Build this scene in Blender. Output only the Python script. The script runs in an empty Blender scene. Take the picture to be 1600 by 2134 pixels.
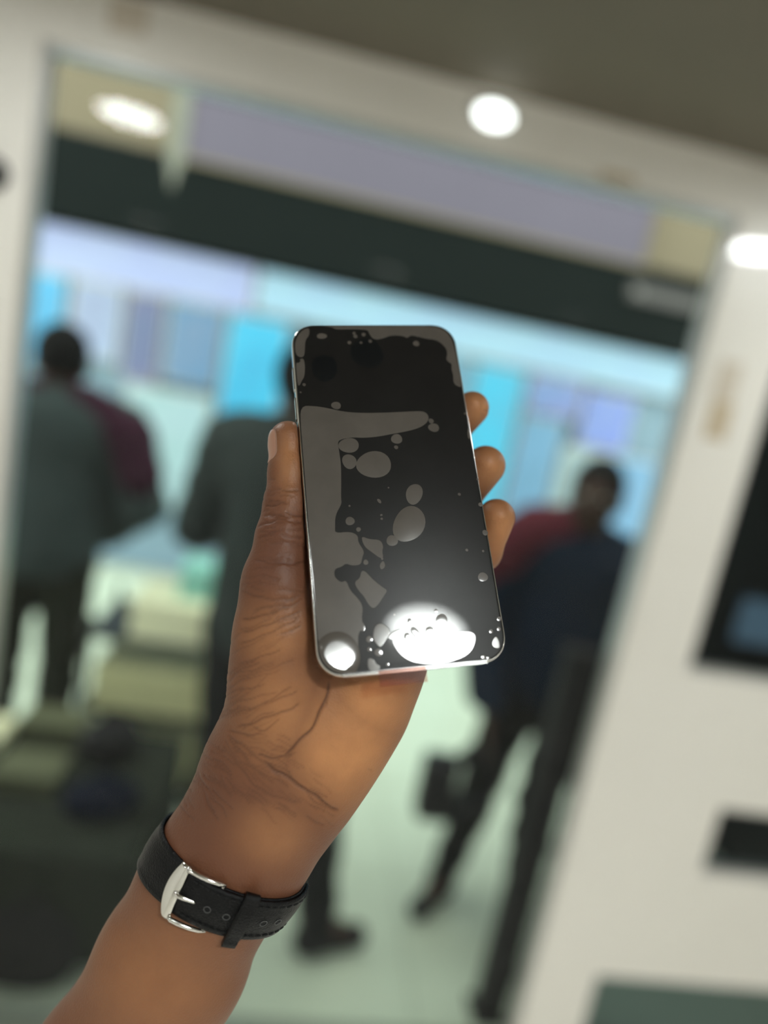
import bpy, bmesh, math, random
import numpy as np
from mathutils import Vector, Matrix
from mathutils.geometry import tessellate_polygon

scene = bpy.context.scene
COL = scene.collection

# ------------------------------------------------------------------ camera
# axes of the photographer's camera, as rows: its right, down and forward
# expressed in the shop's axes (x along the shop front, y out to the street, z up)
CAM_RIGHT = Vector((0.97624, -0.09925, 0.19264))
CAM_DOWN = Vector((0.17032, -0.19824, -0.96524))
CAM_FWD = Vector((0.13399, 0.97512, -0.17662))
EYE = Vector((0.0, 0.0, 1.75))
cam_data = bpy.data.cameras.new('camera')
cam = bpy.data.objects.new('camera', cam_data)
COL.objects.link(cam)
cm = Matrix((CAM_RIGHT, -CAM_DOWN, -CAM_FWD)).transposed().to_4x4()
cm.translation = EYE
cam.matrix_world = cm
cam_data.sensor_fit = 'HORIZONTAL'
cam_data.sensor_width = 36.0
cam_data.lens = 36.0 * 1400.0 / 1600.0
cam_data.clip_start = 0.01
cam_data.clip_end = 200
cam_data.dof.use_dof = True
cam_data.dof.focus_distance = 0.264
cam_data.dof.aperture_fstop = 2.7
cam_data.dof.aperture_blades = 0
scene.camera = cam

# ------------------------------------------------------------------ world: pale overcast daylight over the street
world = bpy.data.worlds.new('overcast')
scene.world = world
world.use_nodes = True
bg = world.node_tree.nodes['Background']
bg.inputs['Color'].default_value = (0.90, 0.98, 0.87, 1)
bg.inputs['Strength'].default_value = 1.2
LAMP_RADIANCE = 52.0

vs = scene.view_settings
vs.view_transform = 'Standard'
vs.look = 'None'
vs.exposure = 1.35
vs.gamma = 1.0
vs.use_curve_mapping = False

random.seed(4)

# ------------------------------------------------------------------ measured shapes (mm in the hand frame; film marks in mm on the screen)
HAND_CHAINS = [
    ('forearm', 10, 0.74, [(-185.19, 336.95, 298, 39), (-152.26, 286.37, 292, 36.5), (-116.85, 240.47, 287, 33.5), (-88.31, 187.27, 281, 29.2), (-72.22, 154.92, 277, 27), (-57.15, 134.06, 274, 27.2)]),
    ('wrist', 10, 0.74, [(-57.15, 134.06, 274, 27), (-43.71, 110.35, 272, 27.5), (-33.03, 95.78, 272, 28)]),
    ('palm', 10, 0.62, [(-39.29, 104.7, 275, 26), (-21.76, 75.78, 277, 30), (-13.19, 45.24, 284, 31), (-11.31, 25.3, 288, 29)]),
    ('hypothenar', 9, 0.85, [(-36.53, 121.04, 272, 14), (-27.1, 103.17, 271, 16), (-18.13, 86.4, 270, 17.5), (-4.24, 63.26, 270, 17), (6.93, 42.14, 277, 16)]),
    ('thenar', 9, 0.9, [(-60.84, 121.48, 273, 13), (-50.14, 102.79, 270, 18), (-41.96, 82.58, 267, 19), (-40.73, 62.79, 264, 18), (-40.8, 45.48, 262, 15.5), (-41.73, 27.7, 262, 12.4)]),
    ('thumb', 5, 0.95, [(-41.73, 27.7, 262, 12.2), (-39.6, 9.99, 264, 10.2), (-38.14, -3.24, 267, 9.0), (-37.99, -15.81, 270, 7.9), (-38.8, -27.69, 273, 7.1), (-39.0, -29.84, 273, 6.8)]),
    ('index', 4, 1, [(-24.6, 19.07, 287, 10.5), (-2.09, -9.8, 292, 9), (24.73, -30.53, 301, 7.9), (38.9, -45.67, 296, 7.4)]),
    ('middle', 4, 1, [(-11.28, 23.16, 287, 10.5), (12.39, 6.81, 289, 9.2), (33.52, -5.73, 297, 8.4), (44.01, -20.23, 292, 8.6)]),
    ('ring', 4, 1, [(2.03, 33.07, 284, 10), (23.25, 27.9, 283, 8.8), (42.26, 17.19, 290, 8.0), (47.8, 2.25, 286, 7.9)]),
    ('pinky', 4, 1, [(9.03, 44.76, 281, 9), (23.74, 46.1, 277, 7.6), (34.88, 43.44, 279, 6.8), (38.27, 36.86, 282, 6.4)]),
]
HAND_CREASES = [
    (0.55, 1, [(-21.01, 65.65), (-22.58, 73.8), (-26.02, 79.44), (-27.9, 84.45), (-32.92, 88.84), (-39.19, 95.11)]),
    (0.5, 0.7, [(-35.43, 93.85), (-42.95, 95.74), (-48.59, 93.85)]),
    (0.55, 1, [(-46.71, 96.36), (-42.95, 99.81), (-36.68, 102.63), (-31.04, 107.64), (-26.02, 109.52), (-22.26, 113.91), (-17.56, 115.67)]),
    (0.4, 0.5, [(-58.62, 78.19), (-46.08, 74.42), (-36.68, 70.98), (-33.55, 69.41)]),
    (0.4, 0.5, [(-53.6, 77.56), (-44.2, 73.17), (-36.05, 67.53)]),
    (0.45, 0.6, [(-56.74, 83.2), (-51.09, 81.95), (-46.08, 79.44), (-36.68, 76.93), (-32.92, 74.11)]),
    (0.4, 0.5, [(-51.09, 82.89), (-46.71, 85.71), (-44.2, 83.2), (-40.44, 80.07)]),
    (0.4, 0.5, [(-59.87, 84.45), (-52.98, 86.65), (-47.33, 85.71)]),
    (0.4, 0.45, [(-60.5, 86.33), (-50.47, 93.85), (-46.08, 98.24)]),
    (0.4, 0.45, [(-54.23, 96.99), (-47.33, 101.38), (-42.95, 104.82)]),
    (0.4, 0.45, [(-51.09, 105.14), (-46.08, 108.58), (-39.19, 111.09), (-32.92, 112.66)]),
    (0.4, 0.45, [(-57.99, 96.36), (-53.6, 102.0), (-49.21, 107.02)]),
    (0.4, 0.5, [(-30.41, 108.27), (-26.65, 112.34), (-22.26, 114.85)]),
    (0.4, 0.45, [(-30.41, 117.67), (-26.65, 119.87), (-23.2, 121.56)]),
    (0.4, 0.3, [(-6.59, 99.5), (-4.71, 99.81)]),
    (0.4, 0.35, [(-58.62, 90.72), (-53.6, 95.74), (-47.96, 102.0)]),
    (0.4, 0.35, [(-46.08, 88.21), (-39.19, 91.97), (-34.17, 93.23)]),
    (0.45, 0.5, [(-21.64, 69.41), (-22.26, 75.68)]),
    (0.35, 0.3, [(-47.96, 114.54), (-44.2, 117.67), (-41.69, 120.81)]),
    (0.35, 0.3, [(-61.75, 88.21), (-58.62, 93.23), (-55.48, 99.5)]),
    (0.4, 0.5, [(-55.81, 30.27), (-47.13, 33.43), (-36.87, 34.37), (-32.13, 32.24)]),
    (0.4, 0.55, [(-55.02, 41.71), (-44.76, 39.74), (-35.29, 35.8)]),
    (0.4, 0.55, [(-55.02, 46.85), (-43.18, 42.9), (-32.13, 38.16)]),
    (0.4, 0.5, [(-55.81, 51.19), (-43.18, 46.45), (-32.92, 41.32)]),
    (0.4, 0.5, [(-56.6, 59.08), (-47.13, 55.92), (-40.02, 53.55)]),
    (0.4, 0.5, [(-50.28, 18.43), (-43.18, 20.01), (-32.13, 19.38)]),
    (0.35, 0.35, [(-57.39, 64.21), (-46.34, 61.84), (-35.29, 57.11)]),
    (0.4, 0.6, [(-45.85, -2.45), (-42.72, -2.45), (-39.94, -3.49)]),
    (0.4, 0.55, [(-48.98, 5.73), (-44.46, 4.06), (-41.33, 2.77)]),
    (0.4, 0.55, [(-37.85, -0.19), (-34.37, 1.2), (-30.9, 2.07)]),
    (0.4, 0.45, [(-35.07, 9.55), (-30.9, 10.59)]),
    (0.45, 0.6, [(-43.07, 18.94), (-38.55, 20.16), (-30.9, 19.29)]),
    (0.35, 0.4, [(-46.55, 1.9), (-43.42, 0.51)]),
    (0.35, 0.4, [(-48.63, 10.25), (-44.81, 8.86), (-42.03, 7.81)]),
    (0.35, 0.35, [(-46.89, -0.19), (-44.11, -1.06)]),
]
PALM_TONE = [(-14.86, 91.56, 20.4, 22.3, 0.9), (-3.71, 74.84, 16.7, 14.9, 0.8), (-40.86, 76.7, 15.8, 24.1, 0.55), (-37.14, -19.87, 4.8, 14.9, 0.5), (37.14, -40.3, 11.1, 11.1, 0.6), (42.71, -17.09, 11.1, 11.1, 0.6), (45.5, 6.13, 11.1, 14.9, 0.6), (-42.71, 48.84, 13.9, 13.0, 0.5), (-89.14, 182.56, 31.6, 31.6, 0.33), (-42.71, 124.99, 14.9, 13.0, 0.4)]
WRINKLE_AREAS = [(-53.86, 71.13, 8.4, 11.1, -28, 26, 12.8), (-44.57, 43.27, 11.1, 9.3, -20, 20, 12.8), (-59.43, 100.84, 11.1, 11.1, 42, 36, 9.600000000000001), (-44.57, 106.41, 11.1, 11.1, 35, 24, 9.600000000000001), (-39.0, 6.13, 7.4, 11.1, 8, 26, 6.4), (-40.86, -8.73, 5.6, 5.6, 0, 10, 4.800000000000001), (-29.71, 110.13, 9.3, 9.3, 35, 14, 7.2), (-44.57, 91.56, 11.1, 7.4, 20, 20, 8.0), (-70.57, 110.13, 7.4, 7.4, 50, 14, 9.600000000000001), (39.0, -40.3, 2.8, 5.6, 20, 4, 3.2), (-42.71, 24.7, 9.3, 7.4, 0, 16, 9.600000000000001)]
STRAP_CENTRE = (-65.73, 147.2, 275.5)
PHONE_CENTRE = (3.69, -12.04, 266.77)
PHONE_RIGHT = (0.981, -0.05231, 0.18683)
PHONE_DOWN = (0.11092, 0.94129, -0.31886)
FILM_PATCHES = [
    ('edge', [(-34.51, 64.7), (-32.12, 69.8), (-28.04, 72.55), (-28.01, 68.08), (-30.1, 65.53), (-30.61, 60.46), (-31.1, 57.71), (-32.8, 57.14), (-34.63, 58.66)]),
    ('edge', [(-35.04, 54.85), (-33.7, 54.5), (-32.71, 55.32), (-33.06, 56.48), (-31.32, 56.71), (-31.02, 52.98), (-31.66, 48.07), (-32.86, 46.3), (-33.95, 43.89), (-34.64, 44.07), (-35.07, 48.13)]),
    ('edge', [(-23.21, 72.89), (-4.46, 72.97), (24.92, 72.96), (29.58, 72.33), (32.69, 69.19), (34.51, 63.86), (34.75, 52.95), (34.95, 43.56), (34.4, 41.47), (31.25, 43.63), (31.96, 47.85), (31.41, 50.42), (32.17, 53.42), (30.86, 54.04), (29.68, 55.6), (30.84, 58.19), (30.75, 60.81), (28.96, 63.63), (26.26, 65.58), (22.4, 65.96), (19.04, 67.03), (15.66, 67.92), (13.9, 66.17), (12.52, 67.49), (7.19, 67.95), (2.37, 65.88), (-1.06, 65.72), (-2.62, 68.86), (-2.81, 70.6), (-10.69, 71.05), (-16.72, 70.63), (-18.09, 71.93)]),
    ('wide', [(-34.46, 34.65), (-28.43, 34.5), (-22.87, 33.25), (-17.32, 31.67), (-11.66, 30.88), (-1.56, 30.6), (5.78, 30.8), (13.21, 31.0), (16.9, 30.74), (18.48, 28.67), (17.73, 25.88), (14.46, 23.58), (9.11, 22.01), (1.68, 20.84), (-4.19, 19.87), (-9.95, 19.53), (-14.86, 20.01), (-19.16, 19.23), (-20.67, 18.14), (-20.35, 13.93), (-20.13, 8.64), (-20.67, 1.24), (-21.47, -6.01), (-21.32, -8.18), (-24.29, -12.66), (-24.82, -17.84), (-24.94, -19.95), (-19.27, -19.64), (-16.28, -21.3), (-16.56, -24.13), (-14.43, -27.92), (-15.61, -30.25), (-16.28, -33.0), (-19.79, -33.15), (-22.0, -32.05), (-23.66, -33.28), (-26.4, -33.87), (-26.79, -36.59), (-25.64, -38.24), (-24.21, -39.27), (-22.45, -38.47), (-21.45, -42.43), (-18.71, -45.72), (-17.13, -48.91), (-18.12, -53.38), (-17.67, -56.42), (-19.84, -58.47), (-20.28, -61.4), (-20.57, -65.77), (-21.76, -72.51), (-29.43, -72.49), (-33.51, -69.25), (-35.16, -64.44), (-35.46, -50.45), (-35.51, -33.62), (-35.22, -14.42), (-35.48, -8.84), (-35.3, 9.29), (-34.91, 24.38)]),
    ('small', [(-14.9, -21.79), (-12.12, -23.19), (-7.8, -23.63), (-6.91, -26.38), (-7.69, -28.36), (-7.41, -30.8), (-8.63, -31.12), (-11.5, -28.51), (-14.03, -26.33), (-14.95, -23.83)]),
    ('small', [(-7.5, -31.6), (-6.96, -34.44), (-8.98, -35.66), (-9.37, -33.48)]),
    ('small', [(-16.52, -35.36), (-14.97, -35.47), (-12.6, -38.8), (-9.09, -42.19), (-7.29, -43.5), (-9.09, -45.69), (-11.35, -48.6), (-13.43, -50.12), (-15.15, -48.3), (-16.36, -45.13), (-18.41, -42.66), (-19.63, -39.46), (-17.18, -38.07)]),
    ('small', [(-13.73, -56.38), (-11.34, -55.45), (-9.2, -56.76), (-7.9, -58.75), (-9.75, -61.58), (-12.37, -64.68), (-14.03, -62.69), (-14.92, -60.39)]),
    ('small', [(-17.54, -67.5), (-15.03, -68.46), (-14.49, -70.32), (-13.05, -70.82), (-13.66, -72.92), (-17.74, -72.89)]),
    ('small', [(-9.66, -60.84), (-7.14, -58.82), (-3.59, -57.99), (-5.0, -60.13), (-6.35, -61.88), (-7.91, -62.11)]),
    ('small', [(-8.28, -62.08), (-6.11, -59.81), (-2.95, -62.18), (0.97, -61.62), (4.31, -59.8), (8.04, -61.03), (12.12, -59.86), (16.69, -61.01), (23.77, -61.46), (23.95, -65.29), (20.39, -70.24), (11.01, -72.92), (-0.3, -71.43), (-5.55, -67.87)]),
    ('small', [(29.79, -66.18), (31.83, -63.69), (33.03, -66.09), (32.9, -69.11), (29.87, -68.09)]),
    ('small', [(34.71, 26.17), (35.87, 25.33), (35.35, 17.31), (33.76, 17.76), (33.82, 20.55), (34.96, 22.93)]),
]
FILM_BUBBLES = [(-16.26, 16.44, 4.26, 3.15, 0, 0.12), (-16.72, 9.4, 2.88, 3.15, 0, 0.12), (-6.94, 7.71, 7.28, 5.6, 0, 0.12), (3.59, 18.59, 2.4, 2.1, 0, 0.12), (2.93, 14.88, 0.82, 0.84, 0, 0.12), (19.81, 23.17, 2.27, 1.96, 0, 0.12), (19.12, 26.24, 1.1, 1.12, 0, 0.12), (-19.78, 34.44, 1.92, 1.75, 0, 0.12), (-22.92, 67.46, 2.06, 1.4, 0, 0.12), (17.58, 63.53, 1.37, 1.4, 0, 0.12), (-8.58, 67.31, 0.89, 0.91, 0, 0.12), (-4.96, 68.17, 0.89, 0.91, 0, 0.12), (-11.49, 64.23, 0.82, 0.84, 0, 0.12), (-2.43, 64.86, 0.76, 0.77, 0, 0.12), (-6.5, 64.11, 0.62, 0.63, 0, 0.12), (-32.07, 44.34, 0.69, 0.7, 0, 0.12), (-33.74, 40.84, 0.41, 0.42, 0, 0.12), (34.43, 29.28, 0.62, 0.63, 0, 0.12), (7.81, -5.68, 3.3, 4.48, -20, 0.2), (-18.82, -15.45, 1.72, 1.75, 0, 0.12), (26.27, -6.7, 0.62, 0.63, 0, 0.12), (-2.23, -2.45, 0.34, 0.35, 0, 0.12), (-6.55, -7.88, 0.62, 1.05, 30, 0.12), (-6.29, -13.67, 0.41, 0.42, 0, 0.12), (-6.4, -15.24, 0.48, 0.49, 0, 0.12), (-18.44, -9.27, 0.41, 0.42, 0, 0.12), (34.4, -11.52, 0.89, 0.91, 0, 0.12), (34.93, -0.62, 0.48, 0.49, 0, 0.12), (-9.03, 68.87, 0.69, 0.7, 0, 0.12), (4.16, -17.97, 5.8, 8.04, -32, 0.45), (-15.89, -19.02, 0.89, 0.9, 0, 0.12), (-3.32, -24.32, 2.17, 2.22, 0, 0.12), (-14.4, -32.17, 0.97, 0.99, 0, 0.12), (34.37, -23.4, 1.13, 1.15, 0, 0.12), (30.5, -41.13, 1.93, 1.81, 0, 0.12), (-13.27, -66.06, 1.37, 1.4, 0, 0.12), (-16.11, -61.02, 1.13, 1.15, 0, 0.12), (25.72, -71.47, 0.81, 0.82, 0, 0.12), (27.48, -71.86, 0.56, 0.57, 0, 0.12), (33.42, -61.52, 0.72, 0.74, 0, 0.12), (30.24, -62.17, 0.72, 0.74, 0, 0.12), (-10.42, -70.7, 0.56, 0.57, 0, 0.12), (-16.5, -64.67, 0.72, 0.74, 0, 0.12), (11.86, -56.24, 2.25, 2.3, 0, 0.12), (6.65, -59.77, 1.45, 1.48, 0, 0.12), (-0.43, -55.61, 0.72, 0.99, 0, 0.12), (1.19, -59.91, 1.29, 2.13, 40, 0.12), (-2.05, -61.13, 1.13, 1.15, 0, 0.12), (25.76, -29.99, 0.56, 0.57, 0, 0.12), (32.29, -30.83, 0.48, 0.49, 0, 0.12), (10.15, -52.63, 0.72, 0.74, 0, 0.12), (-5.82, -52.87, 0.32, 0.33, 0, 0.12), (-10.8, -43.62, 1.13, 2.46, -20, 0.3), (-8.01, -31.17, 0.4, 0.57, 0, 0.12), (-6.46, -15.25, 0.4, 0.41, 0, 0.12), (-6.46, -13.74, 0.4, 0.41, 0, 0.12), (-18.27, -56.37, 0.97, 1.64, 0, 0.12), (34.25, -57.71, 0.97, 0.82, 0, 0.12)]
LIFTED_CORNER = (-28.28, -66.15, 8.2, 9.0)
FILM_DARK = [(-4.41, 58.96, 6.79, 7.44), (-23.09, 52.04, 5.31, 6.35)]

# ------------------------------------------------------------------ materials
def mat(name, color, rough=0.5, metal=0.0, spec=0.5, coat=0.0, coat_rough=0.05, emit=None, emit_strength=1.0,
        noise=0.0, noise_scale=20.0, bump=0.0, bump_scale=200.0, sub=0.0):
    m = bpy.data.materials.new(name)
    m.use_nodes = True
    nt = m.node_tree
    b = nt.nodes['Principled BSDF']
    c = (color[0], color[1], color[2], 1)
    b.inputs['Base Color'].default_value = c
    b.inputs['Roughness'].default_value = rough
    b.inputs['Metallic'].default_value = metal
    b.inputs['Specular IOR Level'].default_value = spec
    b.inputs['Coat Weight'].default_value = coat
    b.inputs['Coat Roughness'].default_value = coat_rough
    if sub:
        b.inputs['Subsurface Weight'].default_value = sub
        b.inputs['Subsurface Radius'].default_value = (0.004, 0.0016, 0.0009)
        b.inputs['Subsurface Scale'].default_value = 1.0
    if emit:
        b.inputs['Emission Color'].default_value = (emit[0], emit[1], emit[2], 1)
        b.inputs['Emission Strength'].default_value = emit_strength
    if noise or bump:
        tc = nt.nodes.new('ShaderNodeTexCoord')
    if noise:
        n = nt.nodes.new('ShaderNodeTexNoise')
        n.inputs['Scale'].default_value = noise_scale
        n.inputs['Detail'].default_value = 5
        nt.links.new(tc.outputs['Object'], n.inputs['Vector'])
        r = nt.nodes.new('ShaderNodeMapRange')
        r.inputs['To Min'].default_value = 1 - noise
        r.inputs['To Max'].default_value = 1 + noise
        nt.links.new(n.outputs['Fac'], r.inputs['Value'])
        mx = nt.nodes.new('ShaderNodeVectorMath')
        mx.operation = 'SCALE'
        mx.inputs[0].default_value = color[:3]
        nt.links.new(r.outputs['Result'], mx.inputs['Scale'])
        nt.links.new(mx.outputs['Vector'], b.inputs['Base Color'])
    if bump:
        n2 = nt.nodes.new('ShaderNodeTexNoise')
        n2.inputs['Scale'].default_value = bump_scale
        n2.inputs['Detail'].default_value = 4
        nt.links.new(tc.outputs['Object'], n2.inputs['Vector'])
        bp = nt.nodes.new('ShaderNodeBump')
        bp.inputs['Strength'].default_value = bump
        bp.inputs['Distance'].default_value = 0.001
        nt.links.new(n2.outputs['Fac'], bp.inputs['Height'])
        nt.links.new(bp.outputs['Normal'], b.inputs['Normal'])
    return m

def glass_mat(name, tint=(1, 1, 1), ior=1.5, rough=0.0):
    """thin clear sheet: lets light straight through, mirrors by Fresnel"""
    m = bpy.data.materials.new(name)
    m.use_nodes = True
    nt = m.node_tree
    nt.nodes.clear()
    o = nt.nodes.new('ShaderNodeOutputMaterial')
    t = nt.nodes.new('ShaderNodeBsdfTransparent')
    t.inputs['Color'].default_value = (*tint, 1)
    g = nt.nodes.new('ShaderNodeBsdfGlossy')
    g.inputs['Roughness'].default_value = rough
    fr = nt.nodes.new('ShaderNodeFresnel')
    fr.inputs['IOR'].default_value = ior
    mx = nt.nodes.new('ShaderNodeMixShader')
    nt.links.new(fr.outputs['Fac'], mx.inputs['Fac'])
    nt.links.new(t.outputs['BSDF'], mx.inputs[1])
    nt.links.new(g.outputs['BSDF'], mx.inputs[2])
    nt.links.new(mx.outputs['Shader'], o.inputs['Surface'])
    return m

# ------------------------------------------------------------------ object helpers
def link_mesh(name, me, material=None, parent=None, smooth=False):
    o = bpy.data.objects.new(name, me)
    COL.objects.link(o)
    if material is not None:
        me.materials.append(material)
    if parent is not None:
        o.parent = parent
    if smooth:
        me.polygons.foreach_set('use_smooth', [True] * len(me.polygons))
    return o

def from_py(name, verts, faces, material=None, parent=None, smooth=False):
    me = bpy.data.meshes.new(name)
    me.from_pydata([tuple(v) for v in verts], [], faces)
    me.update()
    return link_mesh(name, me, material, parent, smooth)

def from_bm(name, bm, material=None, parent=None, smooth=False):
    me = bpy.data.meshes.new(name)
    bmesh.ops.recalc_face_normals(bm, faces=bm.faces[:])
    bm.to_mesh(me)
    bm.free()
    return link_mesh(name, me, material, parent, smooth)

def bm_box(bm, x0, x1, y0, y1, z0, z1, bevel=0.0):
    r = bmesh.ops.create_cube(bm, size=1.0)
    vs_ = r['verts']
    for v in vs_:
        v.co = Vector(((x0 + x1) / 2 + v.co.x * (x1 - x0), (y0 + y1) / 2 + v.co.y * (y1 - y0), (z0 + z1) / 2 + v.co.z * (z1 - z0)))
    if bevel > 0:
        es = list({e for v in vs_ for e in v.link_edges})
        bmesh.ops.bevel(bm, geom=es, offset=bevel, segments=2, affect='EDGES', profile=0.6)

def box(name, x0, x1, y0, y1, z0, z1, material, parent=None, bevel=0.0):
    bm = bmesh.new()
    bm_box(bm, x0, x1, y0, y1, z0, z1, bevel)
    return from_bm(name, bm, material, parent)

def empty(name, loc=(0, 0, 0)):
    o = bpy.data.objects.new(name, None)
    o.empty_display_size = 0.05
    COL.objects.link(o)
    o.location = loc
    return o

def tag(o, label=None, cat=None, group=None, kind=None):
    if label: o['label'] = label
    if cat: o['category'] = cat
    if group: o['group'] = group
    if kind: o['kind'] = kind
    return o

def revolve(bm, prof, n=40, sx=1.0, sy=1.0, cap=True):
    """prof: (radius, z) list, revolved about z"""
    rings = []
    for r, z in prof:
        rings.append([bm.verts.new((r * sx * math.cos(2 * math.pi * i / n), r * sy * math.sin(2 * math.pi * i / n), z)) for i in range(n)])
    for a, b in zip(rings, rings[1:]):
        for i in range(n):
            bm.faces.new((a[i], a[(i + 1) % n], b[(i + 1) % n], b[i]))
    if cap:
        bm.faces.new(rings[0][::-1])
        bm.faces.new(rings[-1])

def sweep_tube(bm, pts, r, n=8):
    rings = []
    pts = [Vector(p) for p in pts]
    for i, p in enumerate(pts):
        t = (pts[min(i + 1, len(pts) - 1)] - pts[max(i - 1, 0)]).normalized()
        a = t.cross(Vector((0.31, 0.22, 0.92)))
        a.normalize()
        b = t.cross(a)
        rr = r[i] if isinstance(r, (list, tuple)) else r
        rings.append([bm.verts.new(p + a * rr * math.cos(2 * math.pi * k / n) + b * rr * math.sin(2 * math.pi * k / n)) for k in range(n)])
    for a, b in zip(rings, rings[1:]):
        for i in range(n):
            bm.faces.new((a[i], a[(i + 1) % n], b[(i + 1) % n], b[i]))
    bm.faces.new(rings[0][::-1])
    bm.faces.new(rings[-1])

# ------------------------------------------------------------------ implicit surfaces (bodies, hand, clothes)
def rcone(p, a, b, r1, r2, flat=1.0, flat_axis=2):
    a = np.array(a, float); b = np.array(b, float)
    q = p - a
    ba = b - a
    if flat != 1.0:
        # axis stays put; only the offset across it is squeezed
        t = np.clip((q @ ba) / max(ba @ ba, 1e-9), 0, 1)
        off = q - t[:, None] * ba
        off = off.copy()
        off[:, flat_axis] /= flat
        return (np.sqrt((off * off).sum(1)) - (r1 + (r2 - r1) * t)) * (0.5 + 0.5 * flat)
    t = np.clip((q @ ba) / max(ba @ ba, 1e-9), 0, 1)
    off = q - t[:, None] * ba
    return np.sqrt((off * off).sum(1)) - (r1 + (r2 - r1) * t)

def ellipsoid(p, c, r):
    q = (p - np.array(c, float)) / np.array(r, float)
    k = np.sqrt((q * q).sum(1))
    return (k - 1) * min(r)

def smin(a, b, k):
    h = np.maximum(k - np.abs(a - b), 0) / k
    return np.minimum(a, b) - h * h * k * 0.25

def mesh_sdf(fn, lo, hi, h):
    """dual (surface net) mesh of fn = 0; returns vertices and quads"""
    lo = np.array(lo, float); hi = np.array(hi, float)
    nc = np.maximum(np.ceil((hi - lo) / (4 * h)).astype(int), 1)
    ax = [lo[i] + 4 * h * np.arange(nc[i] + 1) for i in range(3)]
    G = np.stack(np.meshgrid(*ax, indexing='ij'), -1).reshape(-1, 3)
    dc = fn(G).reshape(nc + 1)
    near = np.abs(dc) < 4 * h * 1.3
    act = np.zeros(nc, bool)
    for i in (0, 1):
        for j in (0, 1):
            for k in (0, 1):
                act |= near[i:i + nc[0], j:j + nc[1], k:k + nc[2]]
    n = nc * 4 + 1
    D = np.repeat(np.repeat(np.repeat(dc, 4, 0), 4, 1), 4, 2)[:n[0], :n[1], :n[2]].astype(np.float32)
    D = np.where(D < 0, np.float32(-1e3), np.float32(1e3))
    m = np.zeros(n, bool)
    fine = np.repeat(np.repeat(np.repeat(act, 4, 0), 4, 1), 4, 2)
    for i in (0, 1):
        for j in (0, 1):
            for k in (0, 1):
                m[i:i + fine.shape[0], j:j + fine.shape[1], k:k + fine.shape[2]] |= fine
    idx = np.argwhere(m)
    vals = np.empty(len(idx), np.float32)
    for s in range(0, len(idx), 400000):
        vals[s:s + 400000] = fn(lo + idx[s:s + 400000] * h)
    D[m] = vals
    S = D < 0
    c = [S[i:n[0] - 1 + i, j:n[1] - 1 + j, k:n[2] - 1 + k] for i in (0, 1) for j in (0, 1) for k in (0, 1)]
    anyc = np.logical_or.reduce(c)
    allc = np.logical_and.reduce(c)
    cells = np.argwhere(anyc & ~allc)
    corner = np.array([(i, j, k) for i in (0, 1) for j in (0, 1) for k in (0, 1)])
    V = np.stack([D[cells[:, 0] + a[0], cells[:, 1] + a[1], cells[:, 2] + a[2]] for a in corner], 1)
    acc = np.zeros((len(cells), 3)); cnt = np.zeros(len(cells))
    for a in range(8):
        for b in range(a + 1, 8):
            if np.abs(corner[a] - corner[b]).sum() != 1:
                continue
            x = (V[:, a] < 0) != (V[:, b] < 0)
            t = np.where(x, V[:, a] / np.where(x, V[:, a] - V[:, b], 1), 0)
            acc += np.where(x[:, None], corner[a] + t[:, None] * (corner[b] - corner[a]), 0)
            cnt += x
    verts = lo + (cells + acc / cnt[:, None]) * h
    ids = np.full(n - 1, -1, np.int32)
    ids[cells[:, 0], cells[:, 1], cells[:, 2]] = np.arange(len(cells))
    quads = []
    for d in range(3):
        e1, e2 = (d + 1) % 3, (d + 2) % 3
        sl_a = [slice(None)] * 3; sl_b = [slice(None)] * 3
        sl_a[d] = slice(0, -1); sl_b[d] = slice(1, None)
        A = S[tuple(sl_a)]; B = S[tuple(sl_b)]
        E = np.argwhere(A != B)
        E = E[(E[:, e1] > 0) & (E[:, e2] > 0) & (E[:, e1] < n[e1] - 1) & (E[:, e2] < n[e2] - 1)]
        flip = A[E[:, 0], E[:, 1], E[:, 2]]
        q = []
        for o1, o2 in ((-1, -1), (0, -1), (0, 0), (-1, 0)):
            f = E.copy(); f[:, e1] += o1; f[:, e2] += o2
            q.append(ids[f[:, 0], f[:, 1], f[:, 2]])
        q = np.stack(q, 1)
        q[~flip] = q[~flip][:, ::-1]
        quads.append(q)
    quads = np.concatenate(quads)
    quads = quads[(quads >= 0).all(1)]
    return verts, quads

def sdf_grad(fn, v, e):
    g = np.empty_like(v)
    for i in range(3):
        d = np.zeros(3); d[i] = e
        g[:, i] = (fn(v + d) - fn(v - d)) / (2 * e)
    return g

def np_mesh(name, verts, quads, material, parent=None, origin=(0, 0, 0)):
    me = bpy.data.meshes.new(name)
    v = np.asarray(verts, np.float32) - np.array(origin, np.float32)
    me.vertices.add(len(v))
    me.vertices.foreach_set('co', v.ravel())
    me.loops.add(quads.size)
    me.loops.foreach_set('vertex_index', quads.astype(np.int32).ravel())
    me.polygons.add(len(quads))
    me.polygons.foreach_set('loop_start', np.arange(0, quads.size, 4, dtype=np.int32))
    me.polygons.foreach_set('use_smooth', np.ones(len(quads), bool))
    me.update(calc_edges=True)
    me.validate()
    return link_mesh(name, me, material, parent)

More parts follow.
